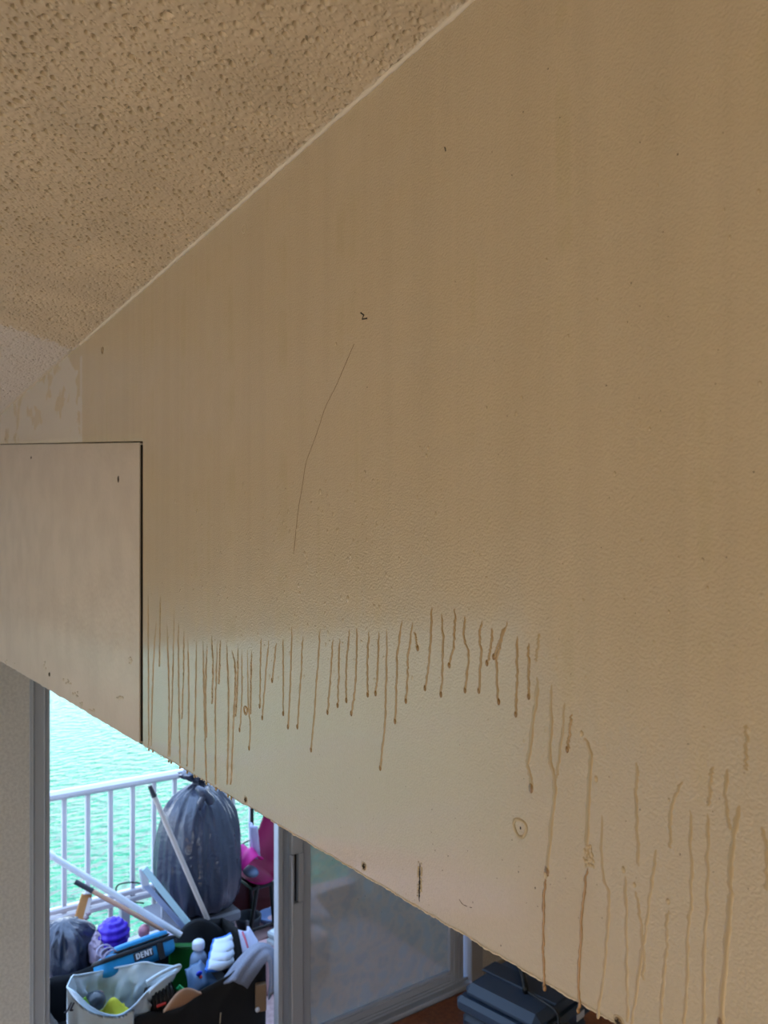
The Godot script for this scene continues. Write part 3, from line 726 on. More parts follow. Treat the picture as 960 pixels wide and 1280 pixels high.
func balcony_things():
	var grey_plastic := mat(Color(0.19, 0.215, 0.29), 0.2); grey_plastic.clearcoat_enabled = true; grey_plastic.clearcoat = 0.3
	bump(grey_plastic, noise_tex(0.02, 512, FastNoiseLite.TYPE_SIMPLEX_SMOOTH, 3, null, 17), 0.35); tri_scale(grey_plastic, 3.0)
	# grey plastic bin that carries the bag
	var bin_at := on_z(246, 1125, -4.16); var top := 0.40
	var t := thing("storage_bin", "pale grey plastic bin under the big tied rubbish bag", "bin")
	var m := mat(Color(0.42, 0.42, 0.46), 0.5)
	var s := ST(); span(s, 1.50, 1.90, -0.02, top - 0.06, -3.98, -4.32, 0.02); obj("body", s, m, t)
	s = ST(); span(s, 1.48, 1.92, top - 0.06, top, -3.96, -4.33, 0.012); obj("rim", s, mat(Color(0.5, 0.5, 0.54), 0.45), t)
	s = ST()
	for k in 6: span(s, 1.53 + k * 0.085, 1.545 + k * 0.085, 0.03, top - 0.08, -3.968, -3.985, 0.003)
	obj("rib", s, m, t)
	# the tied bag
	t = thing("rubbish_bag", "large bulging grey plastic rubbish bag tied at the top by the railing", "bag")
	var at := Vector3(1.745, top, -4.14)
	s = ST(); sack(s, at, 0.225, 0.74, [Vector2(0.0, 0.0), Vector2(0.6, 0.0), Vector2(0.93, 0.08), Vector2(1.04, 0.25), Vector2(1.03, 0.45), Vector2(0.95, 0.62), Vector2(0.8, 0.76), Vector2(0.52, 0.87), Vector2(0.2, 0.93), Vector2(0.14, 0.95), Vector2(0.34, 0.99), Vector2(0.42, 1.03), Vector2(0.2, 1.0), Vector2(0.02, 0.96)], 0.13, 4)
	obj("bag_body", s, grey_plastic, t)
	s = ST()
	var kn := on_z(252, 990, at.z + 0.16); 
	tube(s, curve([kn + Vector3(-0.03, 0.03, 0), kn + Vector3(0.0, 0.0, 0.03), kn + Vector3(0.03, -0.03, 0.03), kn + Vector3(0.05, -0.075, 0.01)], 14), [0.012, 0.016, 0.02, 0.024, 0.026, 0.026, 0.024, 0.022, 0.022, 0.024, 0.026, 0.026, 0.022, 0.014, 0.006], 10)
	tube(s, curve([kn + Vector3(0.03, 0.02, 0), kn + Vector3(0.0, -0.01, 0.035), kn + Vector3(-0.02, -0.05, 0.03), kn + Vector3(-0.02, -0.09, 0.02)], 14), [0.010, 0.014, 0.018, 0.02, 0.02, 0.018, 0.017, 0.016, 0.018, 0.02, 0.02, 0.018, 0.014, 0.01, 0.005], 10)
	obj("knot", s, grey_plastic, t)
	# second grey bag behind the door jamb
	t = thing("rubbish_bag", "smaller crumpled grey plastic bag beside the left door jamb", "bag")
	s = ST(); sack(s, Vector3(0.985, -0.02, -4.03), 0.15, 0.60, [Vector2(0, 0), Vector2(0.7, 0), Vector2(1.0, 0.1), Vector2(1.05, 0.4), Vector2(1.05, 0.7), Vector2(0.8, 0.9), Vector2(0.35, 0.98), Vector2(0.0, 1.0)], 0.13, 21, 64); obj("bag_body", s, grey_plastic, t)

	# poles and battens
	var pole_m := mat(Color(0.78, 0.74, 0.72), 0.45)
	t = thing("broom_pole", "pale wooden broom pole with dark tip leaning across the tied rubbish bag", "pole")
	var a := on_z(187, 982, -3.95); var b := on_z(258, 1146, -3.88); var d := (b - a).normalized()
	b = a + d * (a.y / -d.y * 0.99)
	s = ST(); tube(s, [a + d * 0.06, b], 0.0135, 12); obj("shaft", s, pole_m, t)
	s = ST(); tube(s, [a, a + d * 0.065], [0.010, 0.0145], 12); obj("tip", s, mat(Color(0.16, 0.16, 0.2), 0.5), t)
	t = thing("metal_tube", "white metal tube slanting down from the door jamb into the black tote", "pole")
	a = on_z(60, 1067, -4.0); b = on_z(226, 1169, -3.72)
	s = ST(); tube(s, [a, b], 0.0155, 14); obj("tube_body", s, M.white_metal, t)
	s = ST(); tube(s, [a, a.lerp(b, 0.04)], 0.018, 14); obj("end_cap", s, mat(Color(0.86, 0.87, 0.92), 0.4), t)
	t = thing("wooden_stick", "thin tan wooden stick with a dark grip just under the white metal tube", "stick")
	a = on_z(94, 1102, -4.1); b = on_z(205, 1163, -3.85)
	s = ST(); tube(s, [a.lerp(b, 0.15), b], 0.0115, 12); obj("shaft", s, mat(Color(0.68, 0.52, 0.42), 0.5), t)
	s = ST(); tube(s, [a, a.lerp(b, 0.2)], 0.0125, 12); obj("grip", s, mat(Color(0.12, 0.12, 0.16), 0.6), t)
	t = thing("folded_stand", "folded bright aluminium stand with two flat legs in front of the bag", "stand")
	a = on_z(180, 1085, -3.98); b = on_z(243, 1164, -3.82)
	s = ST(); bar(s, a, b, 0.032, 0.014); obj("leg", s, mat(Color(0.70, 0.84, 0.90), 0.3, 0.2), t)
	a = on_z(177, 1101, -4.0); b = on_z(232, 1162, -3.86)
	s = ST(); bar(s, a, b, 0.026, 0.014); obj("leg", s, mat(Color(0.58, 0.64, 0.78), 0.35, 0.2), t)
	s = ST(); bar(s, on_z(178, 1084, -3.99), on_z(183, 1112, -3.99), 0.04, 0.02); obj("hinge", s, M.white_metal, t)
	s = ST(); tube(s, [on_z(203, 1133, -3.93), on_z(203, 1172, -3.93)], 0.008, 8); obj("brace", s, M.white_metal, t)
	t = thing("wood_batten", "short tan wood batten with white label leaning below the white tube", "batten")
	a = on_z(109, 1117, -4.31); b = on_z(92, 1172, -4.26); d = (b - a).normalized(); var foot := a + d * (a.y / -d.y)
	s = ST(); bar(s, a, foot, 0.056, 0.022); obj("wood", s, mat(Color(0.72, 0.50, 0.28), 0.6), t)
	s = ST(); bar(s, on_z(113, 1122, -4.29), on_z(106, 1148, -4.265), 0.02, 0.004); obj("label", s, mat(Color(0.86, 0.83, 0.82), 0.5), t)
	s = ST(); bar(s, on_z(104, 1117, -4.30), on_z(118, 1116, -4.30), 0.012, 0.05); obj("cap", s, mat(Color(0.84, 0.82, 0.82), 0.5), t)
	s = ST()
	for k in 4: tube(s, [on_z(108 - k * 2.2, 1143 + k * 5, -4.25), on_z(113 - k * 2.2, 1141 + k * 5, -4.25)], 0.011, 8)
	obj("binding", s, mat(Color(0.66, 0.58, 0.60), 0.6), t)
	# loop of black wire hooked over the lower rail
	s = ST(); tube(s, curve([on_z(186, 1107, -4.33), on_z(168, 1103, -4.33), on_z(150, 1105, -4.34), on_z(145, 1112, -4.34), on_z(150, 1121, -4.34), on_z(165, 1127, -4.34), on_z(180, 1129, -4.33)], 30), 0.004, 6)
	tag(obj("wire_loop", s, M.black_metal), "thin loop of black wire at the railing's bottom rail", "wire")

	# clear tub with lid, purple ball on it
	t = thing("clear_tub", "cloudy clear plastic tub with pinkish contents behind the black tote", "tub")
	m = mat(Color(0.72, 0.70, 0.78), 0.3)
	s = ST(); span(s, 1.16, 1.52, -0.02, 0.40, -3.86, -3.97, 0.015); obj("tub_body", s, m, t)
	s = ST(); span(s, 1.15, 1.53, 0.40, 0.42, -3.85, -3.98, 0.008); obj("lid", s, mat(Color(0.80, 0.80, 0.88), 0.3), t)
	s = ST(); blob(s, on_z(180, 1164, -3.91), Vector3(0.03, 0.035, 0.03)); obj("pink_lump", s, mat(Color(0.80, 0.55, 0.62), 0.5), t)
	t = thing("purple_ball", "purple ribbed soft ball in a clear bag behind the black tote", "ball")
	var bc := on_z(141, 1175, -3.9); bc.y = 0.42 + 0.078
	s = ST()
	surf(s, 40, 40, func(aa, bb):
		var th: float = PI * aa; var ph: float = TAU * bb
		var r: float = 0.078 * (1.0 + 0.05 * sin(th * 14.0) + 0.04 * sin(ph * 9.0) * sin(th))
		return bc + Vector3(sin(th) * cos(ph), cos(th), sin(th) * sin(ph)) * r)
	obj("ball_body", s, mat(Color(0.24, 0.10, 0.74), 0.45), t)
	s = ST(); sack(s, on_z(125, 1203, -3.9), 0.055, 0.16, [Vector2(0.2, 0), Vector2(0.9, 0.1), Vector2(0.9, 0.5), Vector2(0.6, 0.8), Vector2(0.3, 1.0)], 0.2, 33, 32)
	obj("clear_wrap", s, mat(Color(0.66, 0.60, 0.70), 0.2), t)

	# magenta chair
	t = thing("chair", "magenta shell chair with thin black metal legs on the balcony", "chair")
	m = mat(Color(0.46, 0.015, 0.25), 0.6)
	m.metallic_specular = 0.25
	var zc := -4.15; var x1 := 2.19; var x0 := 1.985; var ys := 0.50
	s = ST()
	sheet(s, 30, 14, func(aa, bb):
		var w: float = (bb - 0.5) * 0.34
		var q: Vector2 = Vector2(lerpf(x0, x1 - 0.05, aa / 0.5), ys + 0.02 - 0.035 * sin(PI * aa / 0.5 * 0.8)) if aa < 0.5 else Vector2(x1 - 0.05 + 0.07 * sin((aa - 0.5) * PI), ys + 0.0 + 0.34 * (aa - 0.5) * 2.0)
		var narrow: float = 1.0 - 0.6 * smooth(0.55, 1.0, aa)
		return Vector3(q.x - 0.5 * w * w * (1.0 if aa > 0.5 else 0.0), q.y + 0.35 * w * w, zc + w * narrow), 0.008)
	obj("shell", s, m, t)
	for k in [[Vector3(x0 + 0.06, ys - 0.01, zc + 0.14), Vector3(x0 - 0.03, 0.0, zc + 0.145)], [Vector3(x1 - 0.06, ys - 0.01, zc + 0.14), Vector3(x1 - 0.02, 0.0, zc + 0.145)], [Vector3(x0 + 0.06, ys - 0.01, zc - 0.14), Vector3(x0 - 0.03, 0.0, zc - 0.145)], [Vector3(x1 - 0.06, ys - 0.01, zc - 0.14), Vector3(x1 - 0.02, 0.0, zc - 0.145)]]:
		s = ST(); tube(s, k, 0.012, 10); obj("leg", s, M.black_metal, t)
	s = ST(); tube(s, [Vector3(x0 + 0.0, 0.24, zc + 0.143), Vector3(x1 - 0.04, 0.24, zc + 0.143)], 0.009, 8); obj("stretcher", s, M.black_metal, t)
	s = ST(); span(s, x0 + 0.02, x1 - 0.02, ys - 0.035, ys - 0.015, zc + 0.15, zc - 0.15, 0.004); obj("seat_frame", s, M.black_metal, t)
	# brighter pink sheet and lilac cloth on the chair
	s = ST()
	var c0 := Vector3(2.07, ys + 0.0, zc + 0.02)
	sheet(s, 20, 12, func(aa, bb): return c0 + Vector3(-0.11 + 0.15 * aa, 0.05 + 0.10 * sin(PI * aa * 0.75 + 0.25) + 0.012 * sin(bb * 9.0 + aa * 4.0), (bb - 0.5) * 0.18 + 0.02 * sin(aa * 5.0)), 0.012)
	tag(obj("pink_sheet", s, mat(Color(0.80, 0.13, 0.55), 0.7)), "brighter pink sheet crumpled over the magenta chair's seat", "cloth")
	s = ST()
	sheet(s, 20, 12, func(aa, bb): return Vector3(2.11 + 0.012 * sin(bb * 8.0) - 0.02 * aa, ys + 0.08 + 0.20 * aa, zc - 0.02 + (bb - 0.5) * 0.09), 0.012)
	tag(obj("white_cloth", s, mat(Color(0.74, 0.76, 0.90), 0.7)), "pale lilac cloth hanging over the magenta chair's backrest", "cloth")
	s = ST(); blob(s, Vector3(2.03, ys + 0.05, zc + 0.08), Vector3(0.04, 0.028, 0.07), 8, 14)
	tag(obj("grey_pouch", s, mat(Color(0.34, 0.42, 0.54), 0.6)), "small blue grey pouch at the front of the chair seat", "pouch")
	# dark red crate behind the chair
	t = thing("maroon_board", "dark maroon board with grey top edge behind the magenta chair legs", "board")
	s = ST(); span(s, 2.03, 2.56, -0.02, 0.42, -4.312, -4.33, 0.004); obj("board_face", s, mat(Color(0.28, 0.02, 0.05), 0.5), t)
	s = ST(); span(s, 2.02, 2.57, 0.42, 0.445, -4.31, -4.332, 0.006); obj("edge_strip", s, mat(Color(0.45, 0.42, 0.44), 0.5), t)
	# black wire plant stand
	t = thing("wire_stand", "black wire plant stand with hoops behind the magenta chair", "stand")
	for u in [315, 336]:
		a = on_z(u, 1000, -4.352)
		s = ST(); tube(s, [Vector3(a.x, 0.16, a.z), Vector3(a.x, 1.25, a.z)], 0.011, 8); obj("rod", s, M.black_metal, t)
	for q in [[312, 1067, 0.11], [345, 1030, 0.12]]:
		a = on_z(q[0], q[1], -4.352)
		s = ST(); var hp := []
		for k in 25: hp.append(a + Vector3(cos(TAU * k / 24.0) * q[2], sin(TAU * k / 24.0) * q[2] * 0.8, 0.015))
		tube(s, hp, 0.004, 6); obj("hoop", s, M.black_metal, t)
	# pale pink folded mat on the balcony floor
	s = ST()
	sheet(s, 20, 10, func(aa, bb): return Vector3(1.95 + 0.62 * aa, 0.20 + 0.012 * sin(aa * 14.0 + bb * 3.0) - 0.05 * bb, -4.26 + 0.22 * bb), 0.03)
	tag(obj("pink_mat", s, mat(Color(0.92, 0.76, 0.77), 0.7)), "pale pink folded mat under the magenta chair", "mat")
	# round blue tray and a white bottle on the mat
	s = ST(); lathe(s, Vector3(2.20, 0.185, -4.12), smooth_prof([Vector2(0.001, 0), Vector2(0.05, 0), Vector2(0.085, 0.03), Vector2(0.09, 0.05), Vector2(0.08, 0.048), Vector2(0.05, 0.015), Vector2(0.001, 0.012)]), 28)
	tag(obj("blue_dish", s, mat(Color(0.45, 0.55, 0.74), 0.4)), "round pale blue dish on the pink mat under the chair", "dish")
	t = thing("white_bottle", "small white squeeze bottle standing behind the chair's leg", "bottle")
	s = ST(); lathe(s, Vector3(2.33, 0.185, -4.14), smooth_prof([Vector2(0.001, 0), Vector2(0.04, 0), Vector2(0.045, 0.02), Vector2(0.04, 0.12), Vector2(0.018, 0.17), Vector2(0.001, 0.17)]), 20); obj("bottle_body", s, mat(Color(0.80, 0.82, 0.88), 0.4), t)
	s = ST(); lathe(s, Vector3(2.33, 0.355, -4.14), smooth_prof([Vector2(0.02, 0), Vector2(0.02, 0.04), Vector2(0.001, 0.045)]), 16); obj("cap", s, mat(Color(0.86, 0.87, 0.9), 0.4), t)
	# grey pot
	s = ST(); lathe(s, Vector3(2.04, 0.19, -4.12), smooth_prof([Vector2(0.001, 0), Vector2(0.05, 0), Vector2(0.075, 0.06), Vector2(0.078, 0.08), Vector2(0.07, 0.08), Vector2(0.05, 0.02), Vector2(0.001, 0.02)]), 24)
	tag(obj("grey_bowl", s, mat(Color(0.25, 0.28, 0.32), 0.5)), "small dark grey bowl on the pale pink mat", "bowl")
	s = ST(); span(s, 1.98, 2.38, -0.02, 0.207, -3.76, -3.94, 0.01)
	tag(obj("pink_box", s, mat(Color(0.90, 0.74, 0.75), 0.7)), "low pale pink box under the two white foam blocks", "box")
	# two white blocks by the door stile
	for k in 2:
		s = ST(); rbox(s, Vector3(2.10 + 0.004 * k, 0.226 + 0.038 * k, -3.85), Vector3(0.13, 0.036, 0.09), 0.01, Basis(Vector3.UP, 0.3))
		tag(obj("white_block", s, mat(Color(0.86, 0.90, 0.92), 0.5)), ["lower of two white foam blocks stacked by the door stile", "upper of two white foam blocks stacked by the door stile"][k], "block", "white foam blocks by the door stile")

# a flat bar from a to b, width across the view, thickness towards the viewer
func bar(s: SurfaceTool, a: Vector3, b: Vector3, width: float, th: float):
	var y := (b - a).normalized()
	var z := (Vector3(0, EYE, 0) - a); z = (z - y * z.dot(y)).normalized()
	rbox(s, (a + b) * 0.5, Vector3(width, (b - a).length(), th), minf(width, th) * 0.25, Basis(y.cross(z).normalized(), y, z))

# ======================================================================= the black tote and what it holds
func tote_things():
	var t := thing("black_tote", "large black fabric tote full of clutter standing in the doorway", "tote")
	var X0 := 0.84; var X1 := 1.74; var Z0 := -3.33; var Z1 := -3.82
	# wall height round the rim: sagging front, raised back right corner
	var rim_y := func(x, z): return 0.43 + 0.03 * wig.get_noise_2d(x * 3.0, z * 3.0) + 0.04 * smooth(1.3, 1.7, x)
	var side := func(p: Vector3, q: Vector3, name_: String, m: Material, bow: Vector3, extra := 0.0):
		var s2 := ST()
		sheet(s2, 40, 14, func(a, b):
			var c := p.lerp(q, a)
			var h: float = rim_y.call(c.x, c.z) + extra * sin(PI * a)
			return Vector3(c.x, 0.0, c.z) + bow * sin(PI * a) * (0.4 + 0.6 * b) + Vector3(0, h * b - 0.015, 0) + bow * 0.25 * wig.get_noise_2d(a * 7.0, b * 4.0), 0.012)
		obj(name_, s2, m, t)
	side.call(Vector3(X0, 0, Z0), Vector3(X1, 0, Z0), "front_wall", M.black_cloth, Vector3(0, 0, -0.03), -0.055)
	side.call(Vector3(X0, 0, Z1), Vector3(X1, 0, Z1), "back_wall", M.navy_cloth, Vector3(0, 0, 0.02), 0.02)
	side.call(Vector3(X0, 0, Z0), Vector3(X0, 0, Z1), "side_wall", M.black_cloth, Vector3(-0.02, 0, 0))
	side.call(Vector3(X1, 0, Z0), Vector3(X1, 0, Z1), "side_wall", M.black_cloth, Vector3(0.02, 0, 0))
	var s := ST(); span(s, X0, X1, -0.018, 0.0, Z0, Z1, 0.004); obj("base", s, M.black_cloth, t)
	s = ST(); span(s, X0 + 0.03, X1 - 0.03, 0.18, 0.22, Z0 - 0.03, Z1 + 0.03, 0.01); obj("inner_fold", s, M.black_cloth, t)
	# flap folded up at the back right
	s = ST()
	sheet(s, 30, 12, func(a, b):
		var c := on_z(215 + 95 * a, 1178 - 30 * sin(PI * minf(a * 1.25, 1.0)) * 1.0, -3.80)
		return c + Vector3(0, -0.20 * (1.0 - b), 0.05 * (1.0 - b) + 0.015 * sin(a * 9.0 + b * 3.0)), 0.012)
	obj("flap", s, M.navy_cloth, t)
	# carrying strap patches
	s = ST()
	var f0 := on_z(203, 1263, -3.315); var f1 := on_z(250, 1240, -3.315)
	sheet(s, 16, 8, func(a, b): return f0.lerp(f1, a) + Vector3(0, (b - 0.5) * 0.075 * sin(PI * clampf(a, 0.04, 0.96)) + 0.02 * sin(PI * a), 0.008 + 0.01 * sin(PI * b)), 0.006)
	obj("strap_patch", s, mat(Color(0.62, 0.47, 0.36), 0.7), t)
	s = ST(); var k0 := on_z(326, 1246, -3.30); rbox(s, k0, Vector3(0.05, 0.13, 0.03), 0.004, Basis(Vector3.UP, -0.3)); obj("corner_board", s, mat(Color(0.50, 0.40, 0.30), 0.7), t)
	s = ST(); blob(s, on_z(322, 1262, -3.29), Vector3(0.012, 0.012, 0.01)); obj("clip", s, M.white_metal, t)
	s = ST(); tube(s, [on_z(276, 1266, -3.30), on_z(275, 1279, -3.30)], 0.003, 6); obj("thread", s, mat(Color(0.6, 0.55, 0.45), 0.7), t)

	# turquoise pouch with black zips
	t = thing("pouch", "turquoise padded pouch with black zip bands and a name patch", "bag")
	var turq := mat(Color(0.03, 0.50, 0.72), 0.55)
	var a := on_z(120, 1211, -3.60); var b := on_z(214, 1177, -3.68)
	var y := (b - a).normalized(); var z := (Vector3(0, EYE, 0) - a); z = (z - y * z.dot(y)).normalized(); var xx := y.cross(z).normalized()
	var B := Basis(xx, y, z); var mid := (a + b) * 0.5; var L := (b - a).length()
	# local axes: x across (down), y along, z to the viewer
	var pf := func(cx: float, rx: float, rz: float, len_: float, shift := 0.0):
		return func(p, q):
			var th: float = PI * p; var ph: float = TAU * q
			var e := 0.45
			var sy := signf(cos(th)) * pow(absf(cos(th)), e); var sr := pow(absf(sin(th)), e)
			var sx := signf(cos(ph)) * pow(absf(cos(ph)), 0.6); var sz := signf(sin(ph)) * pow(absf(sin(ph)), 0.6)
			return mid + B * Vector3(cx + sx * sr * rx, sy * len_ * 0.5 + shift, sz * sr * rz + 0.004 * sin(sy * 13.0) * sr)
	s = ST(); surf(s, 24, 28, pf.call(0.010, 0.050, 0.055, L)); obj("pouch_body", s, turq, t)
	s = ST(); surf(s, 24, 28, pf.call(-0.018, 0.014, 0.061, L * 1.03)); obj("zip_band", s, M.navy_cloth, t)
	s = ST(); surf(s, 24, 28, pf.call(-0.042, 0.022, 0.052, L * 0.72, 0.03)); obj("top_pocket", s, turq, t)
	s = ST(); surf(s, 20, 24, pf.call(-0.036, 0.007, 0.056, L * 0.76, 0.03)); obj("zip_band", s, M.black_cloth, t)
	s = ST(); rbox(s, mid + B * Vector3(0.012, 0.01, 0.058), Vector3(0.036, 0.10, 0.008), 0.003, B); var patch := obj("name_patch", s, mat(Color(0.13, 0.13, 0.17), 0.6), t)
	var tm := TextMesh.new(); tm.text = "DENT"; tm.font_size = 34; tm.pixel_size = 0.001; tm.depth = 0.004
	var font := SystemFont.new(); font.font_names = PackedStringArray(["Droid Sans"]); font.font_weight = 700; tm.font = font
	var o := MeshInstance3D.new(); o.name = "lettering"; o.mesh = tm; o.material_override = mat(Color(0.82, 0.84, 0.88), 0.5)
	patch.add_child(o, true)
	o.transform = Transform3D(Basis(B.y, -B.x, B.z), mid + B * Vector3(0.012, 0.01, 0.063))
	s = ST(); rbox(s, mid + B * Vector3(0.025, 0.10, 0.056), Vector3(0.075, 0.032, 0.012), 0.003, B); obj("buckle_strap", s, M.black_cloth, t)
	# coil of pale cord on the pouch
	s = ST()
	for k in 3:
		var hp := []; var cc := on_z(130 + k * 3, 1188 + k * 4, -3.62)
		for i in 19: hp.append(cc + B * Vector3(cos(TAU * i / 18.0) * 0.022, sin(TAU * i / 18.0) * 0.035, 0.012 * k))
		tube(s, hp, 0.004, 6)
	tag(obj("cord_coil", s, mat(Color(0.62, 0.60, 0.72), 0.6)), "coil of pale grey cord at the turquoise pouch's left end", "cord")

	# white carrier bag, open, with handles
	t = thing("carrier_bag", "open white plastic carrier bag with a raised handle loop, front left in the tote", "bag")
	var wm := mat(Color(0.76, 0.82, 0.86), 0.4); wm.backlight_enabled = true; wm.backlight = Color(0.2, 0.22, 0.23)
	var loop_px := [[86, 1232, -3.42], [92, 1222, -3.46], [100, 1220, -3.48], [112, 1219, -3.52], [128, 1212, -3.56], [145, 1208, -3.56], [162, 1207, -3.55], [180, 1205, -3.53], [198, 1203, -3.51], [221, 1209, -3.47], [212, 1217, -3.42], [196, 1230, -3.39], [182, 1243, -3.37], [166, 1260, -3.35], [150, 1267, -3.345], [132, 1267, -3.345], [116, 1260, -3.35], [106, 1252, -3.36], [94, 1243, -3.38]]
	var lp := []
	for q in loop_px: lp.append(on_z(q[0], q[1], q[2]) + Vector3(rng.randf_range(-1, 1), rng.randf_range(-1, 1) * 0.8, 0) * 0.011)
	lp.append(lp[0])
	var lo := curve(lp, 72)
	var cen := Vector3.ZERO
	for q in lo: cen += q / lo.size()
	s = ST()
	sheet(s, 72, 14, func(p, q):
		var r: Vector3 = lo[int(round(p * 72)) % 73]
		var d: Vector3 = (r - cen) * Vector3(1, 0, 1)
		var pc := Vector2(cos(p * TAU), sin(p * TAU))
		var wob: float = 0.045 * wig.get_noise_3d(pc.x * 2.2, pc.y * 2.2, q * 2.0) + 0.02 * wig.get_noise_3d(pc.x * 6.0, pc.y * 6.0, q * 4.0)
		# from inside bottom, up over the lip
		return Vector3(cen.x, 0.30, cen.z) + d * (0.55 + 0.45 * pow(q, 0.7)) + d.normalized() * wob * (0.25 + sin(PI * q)) + Vector3(0, (r.y - 0.30) * pow(q, 1.3), 0), 0.004)
	obj("bag_skin", s, wm, t)
	s = ST(); tube(s, curve(lp, 60), 0.004, 8, false); obj("bag_lip", s, wm, t)
	s = ST(); tube(s, curve([on_z(183, 1228, -3.39), on_z(204, 1215, -3.40), on_z(224, 1207, -3.44), on_z(221, 1214, -3.43), on_z(205, 1224, -3.38), on_z(186, 1240, -3.36)], 24), 0.008, 8); obj("handle", s, wm, t)
	s = ST()   # the front skirt over the tote's rim, with its printed letters
	var fr := [[82, 1240], [90, 1252], [100, 1262], [112, 1270], [130, 1275], [150, 1275], [166, 1266]]
	var fp := []
	for q in fr: fp.append(on_z(q[0], q[1] - 8, -3.325))
	var fc := curve(fp, 30)
	sheet(s, 30, 10, func(p, q): return fc[int(round(p * 30))] + Vector3(0, -0.16 * q, 0.02 + 0.012 * sin(p * 17.0) * q), 0.004)
	obj("front_skirt", s, wm, t)
	tm = TextMesh.new(); tm.text = "JL"; tm.font_size = 44; tm.pixel_size = 0.001; tm.depth = 0.003; tm.font = font
	o = MeshInstance3D.new(); o.name = "print"; o.mesh = tm; o.material_override = mat(Color(0.06, 0.08, 0.16), 0.5); t.add_child(o, true)
	o.transform = Transform3D(Basis(Vector3.UP, 0.35).rotated(Vector3(0, 0, 1), -0.5), on_z(89, 1259, -3.295))

	# what is in the carrier bag
	s = ST()
	var yc := on_z(142, 1262, -3.42)
	sheet(s, 22, 22, func(p, q):
		var u: float = p - 0.5; var v: float = q - 0.5; var r: float = sqrt(u * u + v * v)
		return yc + Vector3(u * 0.13, -0.03 + 0.075 * exp(-r * r * 9.0) + 0.012 * sin(atan2(v, u) * 5.0) * r, v * 0.10 - 0.01), 0.006)
	tag(obj("yellow_cloth", s, mat(Color(0.78, 0.77, 0.20), 0.75)), "yellow cloth peaked up inside the white carrier bag", "cloth")
	t = thing("dark_bottle", "dark grey squat bottle lying inside the white carrier bag", "bottle")
	s = ST(); blob(s, on_z(118, 1252, -3.43), Vector3(0.048, 0.04, 0.05), 10, 18); obj("bottle_body", s, mat(Color(0.16, 0.20, 0.24), 0.3), t)
	s = ST(); blob(s, on_z(124, 1243, -3.44), Vector3(0.02, 0.014, 0.02), 8, 14); obj("bottle_cap", s, mat(Color(0.40, 0.28, 0.26), 0.4), t)
	s = ST(); span(s, yc.x - 0.15, yc.x + 0.10, yc.y - 0.09, yc.y - 0.05, -3.36, -3.50, 0.012)
	tag(obj("teal_wrapper", s, mat(Color(0.05, 0.14, 0.16), 0.6)), "dark teal wrapper at the bottom of the carrier bag", "wrapper")
	s = ST(); bar(s, on_z(104, 1248, -3.37), on_z(109, 1258, -3.37), 0.022, 0.006)
	tag(obj("green_sachet", s, mat(Color(0.50, 0.72, 0.16), 0.5)), "small lime green sachet against the carrier bag's left side", "sachet")
	# ribbed black hose
	t = thing("ribbed_hose", "short black ribbed hose next to the white carrier bag's handle", "hose")
	s = ST()
	var h0 := on_z(196, 1262, -3.42); var h1 := on_z(212, 1237, -3.44); var hd := (h1 - h0).normalized(); var ha := Vector3(0.9, -0.1, -0.2).normalized()
	var hp2 := []; var hr := []
	for i in 61:
		var f := i / 60.0
		hp2.append(on_z(186, 1254, -3.43).lerp(on_z(214, 1243, -3.43), f)); hr.append(0.066 * (1.0 if i % 10 < 7 else 0.86))
	tube(s, hp2, hr, 28); obj("hose_body", s, mat(Color(0.035, 0.04, 0.055), 0.4), t)
	s = ST(); tube(s, [on_z(196, 1258, -3.355), on_z(207, 1254, -3.355)], 0.006, 6); obj("red_stripe", s, mat(Color(0.75, 0.20, 0.16), 0.5), t)
	# green box
	t = thing("green_box", "bright green plastic box standing behind the blue wipes packet", "box")
	var gm := mat(Color(0.02, 0.34, 0.10), 0.4)
	var g0 := on_z(233, 1185, -3.66)
	s = ST(); rbox(s, g0 + Vector3(0.0, -0.10, 0), Vector3(0.17, 0.22, 0.03), 0.008, Basis(Vector3.UP, -0.6)); obj("box_wall", s, gm, t)
	s = ST(); rbox(s, g0 + Vector3(0, 0.012, 0.0), Vector3(0.18, 0.012, 0.036), 0.004, Basis(Vector3.UP, -0.6)); obj("box_rim", s, gm, t)
	s = ST(); bar(s, on_z(222, 1233, -3.47), on_z(238, 1248, -3.42), 0.026, 0.02); obj("lip", s, mat(Color(0.08, 0.62, 0.34), 0.35), t)
	# clear bottle with cap
	t = thing("clear_bottle", "translucent blue bottle with a round white cap in the tote", "bottle")
	var cb := mat(Color(0.56, 0.66, 0.80), 0.25)
	s = ST(); var b0 := on_z(248, 1205, -3.60); lathe(s, b0 + Vector3(0, -0.10, 0), smooth_prof([Vector2(0.001, 0), Vector2(0.038, 0), Vector2(0.042, 0.02), Vector2(0.04, 0.13), Vector2(0.022, 0.165), Vector2(0.02, 0.175), Vector2(0.001, 0.175)]), 24); obj("bottle_body", s, cb, t)
	s = ST(); lathe(s, b0 + Vector3(0, 0.075, 0), smooth_prof([Vector2(0.001, 0), Vector2(0.026, 0), Vector2(0.03, 0.012), Vector2(0.028, 0.034), Vector2(0.015, 0.044), Vector2(0.001, 0.045)]), 20); obj("cap", s, mat(Color(0.82, 0.86, 0.93), 0.4), t)
	# blue packet in front of it
	t = thing("blue_packet", "crumpled clear blue packet with small coloured print in the tote's middle", "packet")
	var q0 := [on_z(231, 1212, -3.52), on_z(250, 1200, -3.54), on_z(276, 1232, -3.45), on_z(237, 1243, -3.43)]
